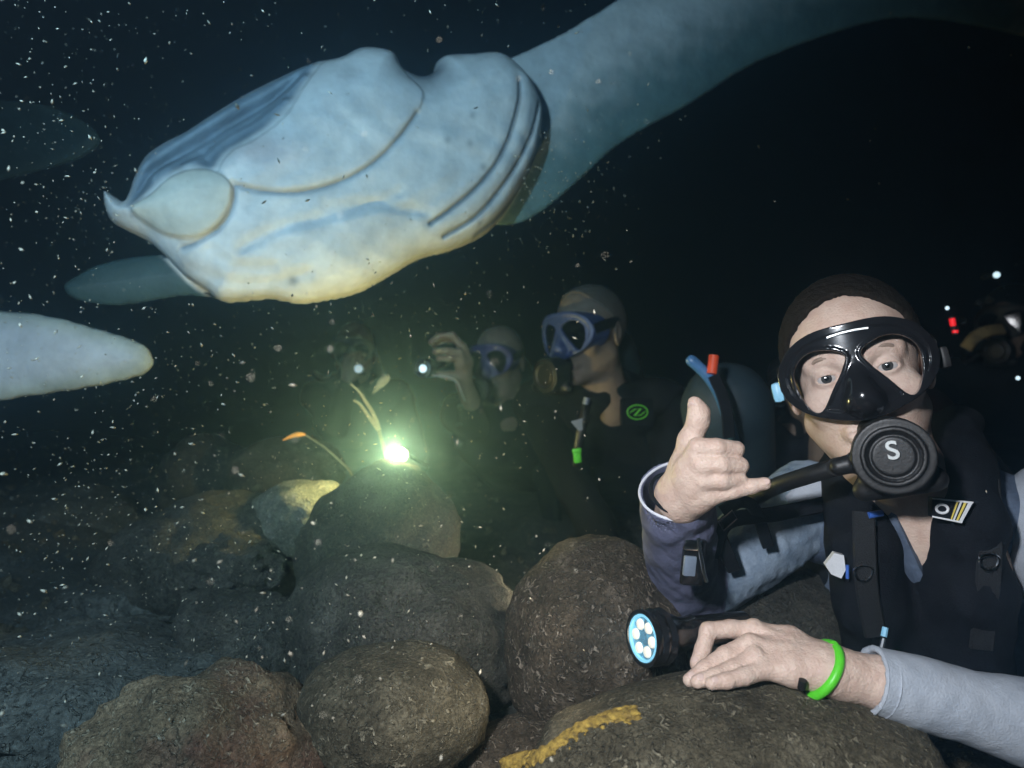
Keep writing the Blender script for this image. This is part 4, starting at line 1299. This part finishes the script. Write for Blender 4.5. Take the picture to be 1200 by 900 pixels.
    for (s0, s1, t0, t1, m_) in ((0, .99, .0, .08, 'white_plastic'), (0, .99, .92, 1.0, 'white_plastic'), (.60, .64, .08, .92, 'yellow_print'), (.68, .73, .08, .92, 'white_plastic'), (.78, .84, .08, .92, 'yellow_print'), (.88, .98, .08, .92, 'white_plastic')):
        mb = MB(); mb.prism([on(s0, t0), on(s1, t0), on(s1, t1), on(s0, t1)], nrm * .0005); mb.build('stripe', M[m_], pa, smooth=False)
    cc = on(.28, .5); e1 = (b - a).normalized(); e2 = nrm.cross(e1)
    mb = MB(); mb.tube([cc + (e1 * math.cos(q) * .0062 + e2 * math.sin(q) * .0048) for q in np.linspace(0, 6.283, 25)], .0016, 6); mb.build('emblem', M['white_plastic'], pa)
    # blue zip pull, white whistle, buckles
    mb = MB(); mb.tube([P(1018, 604, .855), P(1034, 601, .855)], .004, 10); mb.build('clip', M['blue_plastic'], ve)
    mb = MB(); q = [P(967, 662, .86), P(978, 648, .86), P(989, 651, .858), P(991, 668, .858), P(986, 678, .858), P(974, 673, .86)]
    mb.prism(q, (0.002, .010, 0)); mb.build('whistle', M['white_plastic'], ve)
    mb = MB(); mb.tube([P(993, 662, .857), P(993, 678, .857)], .002, 8); mb.build('clip', M['blue_plastic'], ve)
    mb = MB(); mb.tube([P(1030, 770, .80), P(1035, 748, .805)], [.0026, .003], 8); st = mb.build('inflator', M['chrome'], ve)
    mb = MB(); mb.tube([P(1035.5, 746, .805), P(1037.5, 735, .807)], .0034, 8); mb.build('clip', M['pale_blue'], ve)
    for q in ((1012, 668, .845), (1159, 655, .806)):
        c_r = P(*q); mb = MB(); mb.tube([c_r + Vector((math.cos(a) * .011, 0, math.sin(a) * .013 * (1 if math.sin(a) < 0 else .35))) for a in np.linspace(0, 6.2832, 25)], .0018, 7); mb.build('ring', M['chrome'], ve)
    for q in ([(1012, 600, .862), (1013, 640, .850), (1016, 690, .852), (1026, 745, .865)], [(1158, 560, .858), (1160, 610, .823), (1158, 680, .815), (1150, 760, .835)]):
        pp = [Vector(p) for p in spline([PA(*p) for p in q], 5)]; mb = MB(); mb.strip(pp, [(-.3, -1, .1)] * len(pp), .026, .003); mb.build('webbing', M['webbing'], ve)
    # straps over the raised sleeve
    for q, wd_ in (([(835, 652, .925), (852, 612, .915), (905, 603, .93), (960, 592, .94), (1000, 580, .94)], .020), ([(846, 600, .90), (868, 588, .90), (885, 598, .92), (900, 640, .95)], .016), ([(860, 668, .945), (845, 632, .925), (838, 610, .91)], .018)):
        mb = MB(); pp = [Vector(p) for p in spline([PA(*p) for p in q], 5)]; mb.strip(pp, [(-.3, -1, .15)] * len(pp), wd_, .003); mb.build('strap', M['black_fabric'], ve)
    mb = MB(); mb.tube([P(*p, .893) for p in ((842, 612), (858, 598), (864, 608), (848, 622), (842, 612), (850, 605))], .0012, 6); mb.build('buckle', M['chrome'], ve)
    # shoulder panel behind, pale grey
    mb = MB(); pp = [P(920, 582, 1.0), P(935, 567, .995), P(965, 560, .98), P(995, 553, .97), P(990, 580, .97), P(950, 586, .985), P(925, 590, 1.0)]
    mb.prism(pp, (.01, .02, 0)); mb.build('shoulder_patch', M['grey_lycra'], ve, smooth=False)
    # tank behind the shoulder
    dd = (J['pelvis'] - J['chest']).normalized(); upv = Vector((0, 0, 1)); upv = (upv - dd * upv.dot(dd)).normalized()
    ta = J['chest'] + upv * .21 - dd * .05 + J['s'] * -.02
    mb = MB(); mb.lathe(ta, dd, [(-.075, .018), (-.03, .020), (-.02, .024), (-.012, .045), (.01, .072), (.04, .088), (.52, .088), (.56, .06)], 30); mb.build('tank', M['black_rubber'], root)
    # metal clip hanging at the cuff
    g = thing('metal_clip', P(818, 680, .845), 'shiny steel clip block hanging at the flared purple cuff', 'clip')
    e1 = Vector((.98, .15, -.1)); e2 = Vector((.1, 0, 1)).normalized(); e3 = e1.cross(e2)
    mb = MB(); mb.box(P(812, 658, .845), e1, e3, e2, (.026, .012, .056), .003); mb.build('plate', M['black_gloss'], g)
    mb = MB(); mb.box(P(811, 638, .837), e1, e3, e2, (.022, .010, .013), .002); mb.build('hinge', M['chrome'], g)
    mb = MB(); mb.box(P(808, 663, .838), e1, e3, e2, (.015, .006, .024), .002); mb.build('window', M['grey_plastic'], g)
    mb = MB(); mb.tube([P(818, 630, .834), P(820, 645, .834), P(825, 672, .834), P(828, 682, .834)], .0024, 10); mb.build('lever', M['chrome'], g)


sign_diver()


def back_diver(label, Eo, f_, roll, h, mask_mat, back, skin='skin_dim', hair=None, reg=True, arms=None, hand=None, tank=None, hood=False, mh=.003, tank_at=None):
    Eo = Vector(Eo); x, f, u = frame(f_, R(roll)); Mx = mat4(x, f, u, Eo)
    J = joints(Eo - f * .09, back, arms=arms)
    root = thing('diver', (J['pelvis'].x, J['pelvis'].y, .02), label, 'diver', 'divers')
    parts = [head_field(h, neck_dir=(0, -.02, -.13)).mesh('head', Mx)]
    A = np.array([J[k] for k in J if k not in ('b', 's')])
    fb = Field(A.min(0) - .12, A.max(0) + .12, .014)
    fb.cap(J['neck'], J['chest'], .045, .08, .03); fb.cap(J['chest'], J['pelvis'], .08, .08, .03)
    for k in 'RL':
        fb.cap(J['neck'], J['sh' + k], .035, .035, .03); fb.cap(J['sh' + k], J['el' + k], .036, .034, .01); fb.cap(J['el' + k], J['wr' + k], .032, .022, .01)
        fb.cap(J['hip' + k], J['kn' + k], .06, .045, .02); fb.cap(J['kn' + k], J['an' + k], .044, .03, .01)
    parts.append(fb.mesh('trunk'))
    for k in 'RL':
        if hand and k == hand[0]:
            ff = pix_field(hand[1], .0026); arm_hand(ff, hand[1]); parts.append(ff.mesh('hand'))
        else:       # relaxed hand laid down ahead of the wrist
            w_ = np.array(J['wr' + k]); d_ = w_ - np.array(J['el' + k]); d_ /= np.linalg.norm(d_); q = np.cross(d_, (0, 0, 1)); q /= np.linalg.norm(q)
            ff = Field(w_ - .22, w_ + .22, .004)
            for i, (o, ln) in enumerate(((-.03, .07), (-.010, .082), (.010, .078), (.029, .062))):
                m_ = w_ + d_ * .085 + q * o
                ff.cap(w_, m_, .020, .011, .012); ff.cap(m_, m_ + d_ * ln * .55, .0098, .009, .003); ff.cap(m_ + d_ * ln * .55, m_ + d_ * ln * .9 - np.array((0, 0, .02)), .009, .0075, .003)
            sg = 1 if k == 'R' else -1
            ff.cap(w_ + d_ * .02, w_ + d_ * .06 - q * .05 * sg, .014, .010, .01); ff.cap(w_ + d_ * .06 - q * .05 * sg, w_ + d_ * .1 - q * .055 * sg, .010, .008, .004)
            parts.append(ff.mesh('hand'))
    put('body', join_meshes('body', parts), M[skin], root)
    if hair: hair_cap(root, Mx, max(h, .0026), M[hair], front=.085, thick=.003)
    if hood:
        fh = Field((-.11, -.22, -.24), (.11, .05, .15), .0035)
        fh.ell((0, -.095, .03), (.085, .106, .097)); fh.cap((0, -.098, -.05), (0, -.118, -.2), .068, .075, k=.04); fh.ell((0, -.05, -.04), (.07, .058, .078), k=.03)
        fh.ell((0, .01, -.02), (.062, .06, .085), k=.008, op='s')
        put('hood', fh.mesh('hood', Mx), M['neoprene'], root)
    eyes(root, Mx, Mx @ Vector((0, 1, 0)))
    mk = make_mask(root, Mx, mh, mask_mat, M['black_rubber'], glass='glass_dark')
    if reg:
        rg, c = make_regulator(root, Mx, (0, 0, -.006), max(mh, .0022), r=.037, side=1)
        make_hose(rg, [Mx @ Vector(c + (.05, -.006, -.004)), Mx @ Vector(c + (.10, -.04, -.03)), Mx @ Vector((.16, -.14, -.10)), Mx @ Vector((.12, -.26, -.12)), Mx @ Vector((.04, -.32, -.08))], .008)
    wetsuit(root, J, M['neoprene'], seed=int(Eo.x * 100) % 50 + 3)
    ve = vest(root, J, M['black_fabric'], tank_mat=tank, seed=int(Eo.x * 90) % 50 + 2, tank_at=tank_at)
    return root, Mx, J, mk, ve


# ---- the black suited diver with the blue mask
root2, Mx2, J2, mk2, ve2 = back_diver('diver in a blue mask and black suit with a green oval badge', P(664, 394, 1.72), (-.74, -.66, -.10), 4, .0024, M['blue_silicone'], (.30, .95), hair='hair_grey', mh=.0024,
                                      arms={'elR': P(700, 620, 1.62), 'wrR': P(730, 706, 1.36), 'elL': P(800, 640, 1.75), 'wrL': P(780, 720, 1.5)})


def chest_gear():
    # green oval badge with a zigzag
    c = P(747, 483, 1.545); e1 = Vector((.97, .22, 0)).normalized(); e2 = Vector((0, 0, 1)); n = e1.cross(e2)
    mb = MB(); mb.tube([c + e1 * math.cos(a) * .0235 + e2 * math.sin(a) * .0155 for a in np.linspace(0, 6.2832, 33)], .0014, 6)
    mb.tube([c + e1 * a + e2 * b for a, b in ((-.019, -.002), (-.006, .006), (.008, .008), (-.007, -.008), (.007, -.007), (.019, .002))], [.0008, .0016, .0026, .0026, .0016, .0008], 6)
    mb.build('emblem', M['green_print'], root2)
    # chest strap the badge sits on, grey inflator and green tag on the left
    mb = MB(); mb.box(c + Vector((.0, .012, 0)), e1, n, e2, (.075, .016, .06), .006); mb.build('badge_panel', M['black_fabric'], root2)
    mb = MB(); mb.tube([Vector(p) for p in spline([PA(688, 470, 1.52), PA(684, 490, 1.50), PA(678, 520, 1.50), PA(676, 545, 1.52)], 5)], .010, 10); ih = mb.build('inflator_hose', M['black_rubber'], root2)
    mb = MB(); mb.tube([P(688, 466, 1.485), P(686, 474, 1.485)], .007, 10); mb.build('clip', M['grey_plastic'], ih)
    mb = MB(); mb.prism([P(669, 494, 1.482), P(682, 490, 1.482), P(683, 504, 1.482), P(678, 505, 1.482)], (.003, .012, 0)); mb.build('clip', M['grey_plastic'], ih)
    mb = MB(); mb.tube([P(676, 507, 1.483), P(675, 524, 1.483)], .0012, 6); mb.build('cord', M['chrome'], ih)
    mb = MB(); mb.box(P(676.5, 534, 1.483), (.97, .1, .15), (0, 1, 0), (-.1, 0, 1), (.016, .012, .030), .003)
    mb.box(P(676, 528, 1.480), (.97, .1, .15), (0, 1, 0), (-.1, 0, 1), (.019, .014, .009), .002); mb.build('tag', M['green_tag'], ih)


chest_gear()

# ---- the purple masked diver holding up a camera
hand3 = [([(552, 470, 2.16, .030), (545, 452, 2.12, .027), (543, 440, 2.10, .025)], .006),
         ([(543, 440, 2.10, .024), (546, 425, 2.09, .020), (543, 408, 2.08, .014)], .012),
         ([(543, 440, 2.10, .022), (540, 425, 2.07, .018), (538, 413, 2.06, .012)], .012),
         ([(543, 408, 2.08, .012), (530, 393, 2.07, .0105), (515, 394, 2.06, .0095), (505, 401, 2.05, .008)], .004),
         ([(541, 410, 2.09, .0115), (534, 398, 2.10, .010), (520, 399, 2.10, .009), (509, 405, 2.09, .008)], .004),
         ([(538, 413, 2.06, .0115), (524, 411, 2.045, .0100), (510, 412, 2.04, .0085)], .004),
         ([(540, 420, 2.06, .011), (527, 420, 2.045, .0092), (514, 420, 2.04, .008)], .004),
         ([(543, 442, 2.09, .018), (528, 440, 2.07, .0125), (515, 438, 2.06, .0095)], .008)]
root3, Mx3, J3, mk3, ve3 = back_diver('shadowy diver in a purple mask holding up a small camera', P(572, 424, 2.30), (-.42, -.90, -.04), 3, .0034, M['purple_silicone'], (.15, .98),
                                      hand=('R', hand3), arms={'elL': P(640, 560, 2.5), 'wrL': P(650, 620, 2.45), 'elR': P(556, 500, 2.30), 'wrR': P(549, 462, 2.16)}, mh=.0032)
# ---- the faint diver far behind the shining torch
root4, Mx4, J4, mk4, ve4 = back_diver('faint diver in a clear mask far behind the shining torch', P(412, 412, 2.75), (.10, -.99, -.05), -4, .004, M['clear_silicone'], (-.1, 1.0),
                                      arms={'elR': P(395, 500, 2.62), 'wrR': P(408, 448, 2.50)}, mh=.0036)
# ---- the hooded diver in the dark on the right
root5, Mx5, J5, mk5, ve5 = back_diver('hooded diver in the dark with a red marker light and tan strap', P(1176, 378, 2.25), (-.75, -.62, -.05), 2, .004, M['black_rubber'], (.5, .86), hood=True, mh=.0034)
# ---- the diver turned away, tank towards us
root6, Mx6, J6, mk6, ve6 = back_diver('diver turned away with a teal tank and a red tipped blue snorkel', P(935, 445, 1.72), (-.25, .96, -.10), 0, .004, M['black_rubber'], (-.2, 1.0), hair='hair', mh=.0034, tank_at=(P(850, 462, 1.36), (.28, .72, -.62)))


def small_camera():
    c = P(495, 432, 2.03); ax = Vector((-.35, -.93, -.05)).normalized()
    t = thing('camera', c, 'small round lensed camera held by the purple masked diver', 'camera')
    mb = MB(); mb.lathe(c, ax, [(-.06, .024), (-.055, .028), (-.02, .028), (-.015, .026), (0, .0265), (.004, .025), (.004, .019), (-.004, .018)], 26); mb.build('housing', M['black_gloss'], t)
    mb = MB(); mb.tube([c + ax * .003 + (ax.cross(Vector((0, 0, 1))).normalized() * math.cos(a) + Vector((0, 0, 1)) * math.sin(a)) * .0245 for a in np.linspace(0, 6.2832, 29)], .0022, 6); mb.build('lens_ring', M['reflector'], t)
    mb = MB(); mb.lathe(c, ax, [(-.006, .012), (-.001, .011), (.001, .006)], 16); mb.build('lamp', M['led_cool'], t)
    mb = MB(); mb.tube([Vector(p) for p in spline([PA(502, 440, 2.05), PA(520, 441, 2.04), PA(534, 446, 2.03), PA(540, 458, 2.05), PA(545, 470, 2.10)], 5)], .0022, 6); mb.build('cord', M['white_plastic'], t)
    mb = MB(); mb.tube([P(503, 430, 2.06), P(520, 425, 2.09), P(530, 420, 2.10)], .014, 10); mb.build('grip', M['black_rubber'], t)


small_camera()
t = torch('dive_torch', 'small pale torch in front of the faint diver', P(420, 432, 2.42), (.05, -.98, .1), 0.016, 0.11, 'led_dim')


def whip_and_fronds():
    pts = [PA(412, 556, 1.60), PA(398, 540, 1.60), PA(380, 524, 1.60), PA(357, 509, 1.60)]
    t = thing('sea_whip', Vector(pts[0]), 'thin bent sea whip with an orange tip behind the rocks', 'sea whip')
    mb = MB(); mb.tube([Vector(p) for p in spline([PA(420, 590, 1.60)] + pts, 6)], .0024, 7); mb.build('stem', M['whip'], t)
    mb = MB(); mb.tube([Vector(p) for p in spline([PA(358, 509, 1.60), PA(345, 510, 1.595), PA(331, 516, 1.59)], 4)], [.0028, .004, .0052, .0060, .0052, .0042, .0034, .0024, .001], 7); mb.build('tip', M['orange_tip'], t)
    b = PA(444, 504, 1.62)
    t = thing('branching_coral', Vector(PA(452, 540, 1.62)), 'pale coral sprig with thin forked prongs above the shining torch', 'coral')
    mb = MB(); mb.tube([Vector(p) for p in spline([PA(458, 575, 1.62), PA(452, 535, 1.62), b], 5)], [.0025] * 5 + [.0045] * 6, 7); mb.build('stem', M['whip'], t)
    for q in ([b, PA(432, 488, 1.62), PA(422, 474, 1.615), PA(414, 469, 1.61)], [b, PA(437, 484, 1.62), PA(427, 468, 1.62), PA(420, 458, 1.62), PA(411, 450, 1.62)], [b, PA(440, 490, 1.625), PA(432, 476, 1.63), PA(424, 461, 1.63)]):
        pp = spline(q, 5); mb = MB(); mb.tube([Vector(p) for p in pp], list(np.linspace(.0055, .0022, len(pp))), 7); mb.build('branch', M['coral_pale'], t)
    f = Field(PA(430, 465, 1.7) - .06, PA(460, 440, 1.7) + .06, .003)
    f.ell(PA(449, 447, 1.7), (.022, .006, .011), k=.004, rot=np.array(Matrix.Rotation(R(45), 3, 'Y'))); f.cap(PA(441, 456, 1.7), PA(436, 462, 1.7), .006, .001, k=.006)
    tag(put('fish', f.mesh('fish'), M['coral_pale']), 'small pale oval fish above the coral sprig', 'fish')


whip_and_fronds()


def dark_side_gear():
    # teal snorkel with red band of the diver turned away
    mb = MB(); pts = spline([PA(862, 520, 1.30), PA(846, 470, 1.24), PA(834, 447, 1.22), PA(820, 431, 1.22), PA(806, 419, 1.22)], 6)
    mb.tube([Vector(p) for p in pts], [.010] * (len(pts) - 2) + [.009, .006], 12); sn = mb.build('snorkel', M['sky_blue_tube'], root6)
    mb = MB(); pp = [Vector(p) for p in spline([PA(836, 440, 1.205), PA(846, 462, 1.20), PA(852, 485, 1.20), PA(854, 512, 1.22)], 5)]; mb.strip(pp, [(-.2, -1, .2)] * len(pp), .020, .004); mb.build('strap', M['black_fabric'], sn)
    mb = MB(); mb.tube([P(834, 438, 1.205), P(836.5, 417, 1.21)], [.0085, .009], 12); mb.build('cap', M['red_cap'], sn)
    # tan strap and red light of the hooded diver; glints built as glowing torches
    mb = MB(); pp = [Vector(p) for p in spline([PA(1132, 408, 2.02), PA(1143, 395, 2.0), PA(1158, 388, 2.0), PA(1174, 386, 2.02)], 6)]
    mb.strip(pp, [(-.3, -1, .3)] * len(pp), .034, .008); mb.build('strap', M['tan_strap'], root5)
    t = thing('marker_light', P(1118, 385, 1.45), 'small red marker light clipped beside the hooded diver', 'marker light')
    mb = MB(); mb.tube([P(1119.5, 387, 1.45), P(1119.5, 390, 1.45)], .0055, 10); mb.build('bulb', M['red_led'], t)
    mb = MB(); mb.tube([P(1115.5, 373, 1.45), P(1117, 382, 1.45)], .0055, 10); mb.build('strip', M['red_led'], t)
    mb = MB(); mb.tube([P(1115, 371, 1.455), P(1120, 392, 1.455)], .0075, 10); mb.build('housing', M['black_rubber'], t)
    for lab, q, r in (('white glint built as a glowing torch, high behind the hooded diver', P(1168, 322, 1.75), .0085), ('small white glint built as a glowing torch beside the red marker light', P(1110, 361, 1.5), .0042), ('small white glint built as a glowing torch, low behind the hooded diver', P(1193, 443, 1.5), .0045)):
        torch('dive_torch', lab, q, (-.5, -.85, .05), r, r * 5, 'led_cool')


dark_side_gear()


def plankton():
    V, Q = [], []
    oc = np.array([(1, 0, 0), (-1, 0, 0), (0, 1, 0), (0, -1, 0), (0, 0, 1), (0, 0, -1)], float)
    tri = [(0, 2, 4), (2, 1, 4), (1, 3, 4), (3, 0, 4), (2, 0, 5), (1, 2, 5), (3, 1, 5), (0, 3, 5)]
    def add(p, ln):
        A = np.linalg.qr(rng.normal(size=(3, 3)))[0]
        q = (oc * np.array((1, rng.uniform(.25, .6), rng.uniform(.2, .5))) * ln) @ A + p
        o = len(V); V.extend(q); Q.extend(tuple(k + o for k in t) for t in tri)
    n = 0
    while n < 3400:
        y = .55 + 2.1 * rng.random(); x = rng.uniform(-.85, .8) * y; z = CZ + rng.uniform(-.6, .62) * y
        px = 600 + x / y * F; py = 450 - (z - CZ) / y * F
        w_ = np.clip(1.05 - (px - 150) / 640, .035, 1)
        if px > 740 and 300 < py: w_ *= .25 if y < .9 else .06
        if 140 < px < 700 and 40 < py < 360 and y < 1.5: w_ *= .3
        if rng.random() > w_ or z < .12: continue
        add((x, y, z), (.0008 + .0030 * rng.random()**3.5 + .0005 * y)); n += 1
    for (cx, cy, d, sx, sy, m) in ((100, 245, 1.3, 28, 25, 70), (650, 225, 1.35, 42, 50, 420), (700, 150, 1.5, 60, 40, 120), (130, 640, 1.0, 110, 90, 160), (330, 720, .85, 130, 80, 120), (480, 350, 1.2, 60, 50, 110), (560, 450, 1.2, 70, 80, 120), (130, 480, 1.1, 90, 60, 160), (90, 130, .9, 60, 60, 60), (90, 620, 1.0, 80, 70, 100)):
        for _ in range(m):
            q = PA(cx + rng.normal() * sx, cy + rng.normal() * sy, d + rng.normal() * .14); add(q, .0009 + .0032 * rng.random()**3)
    for _ in range(70):
        add(PA(rng.uniform(-20, 760), rng.uniform(20, 880), rng.uniform(.3, .5)), rng.uniform(.0006, .0014))
    tag(put('plankton', mesh_np('plankton', V, Q), M['speck']), 'drifting plankton flecks glinting in the lamp light', 'plankton', kind='stuff')


plankton()


def bubbles():
    m = bpy.data.materials.new('bubble'); m.use_nodes = True
    n = m.node_tree.nodes; l = m.node_tree.links; n.remove(n['Principled BSDF'])
    t = n.new('ShaderNodeBsdfTransparent'); g = n.new('ShaderNodeBsdfGlossy'); g.inputs['Roughness'].default_value = .08
    lw = n.new('ShaderNodeLayerWeight'); lw.inputs['Blend'].default_value = .45
    mx = n.new('ShaderNodeMixShader'); l.new(lw.outputs['Facing'], mx.inputs['Fac']); l.new(t.outputs[0], mx.inputs[1]); l.new(g.outputs[0], mx.inputs[2]); l.new(mx.outputs[0], n['Material Output'].inputs['Surface'])
    me = None
    for cx, cy, d, sx, sy, num, lab in ((1168, 330, 1.6, 16, 18, 12, 'silvery air bubble rising beside the hooded diver'), (420, 400, 2.3, 20, 16, 9, 'silvery air bubble rising over the faint diver'), (543, 495, 1.7, 14, 14, 4, 'silvery air bubble drifting below the purple masked diver')):
        for i in range(num):
            if me is None:
                bm = bmesh.new(); bmesh.ops.create_icosphere(bm, subdivisions=3, radius=1)
                for v in bm.verts: v.co.z *= .72 if v.co.z < 0 else .85
                me = bpy.data.meshes.new('air_bubble'); bm.to_mesh(me); bm.free(); me.materials.append(m)
                me.polygons.foreach_set('use_smooth', [True] * len(me.polygons))
            o = bpy.data.objects.new('air_bubble', me); COL.objects.link(o)
            o.location = P(cx + rng.normal() * sx, cy + rng.normal() * sy, d + rng.normal() * .04)
            r = .003 + .009 * rng.random()**2; o.scale = (r, r, r); tag(o, lab, 'air bubble', lab.replace('air bubble', 'bubbles').replace('silvery ', ''))


bubbles()
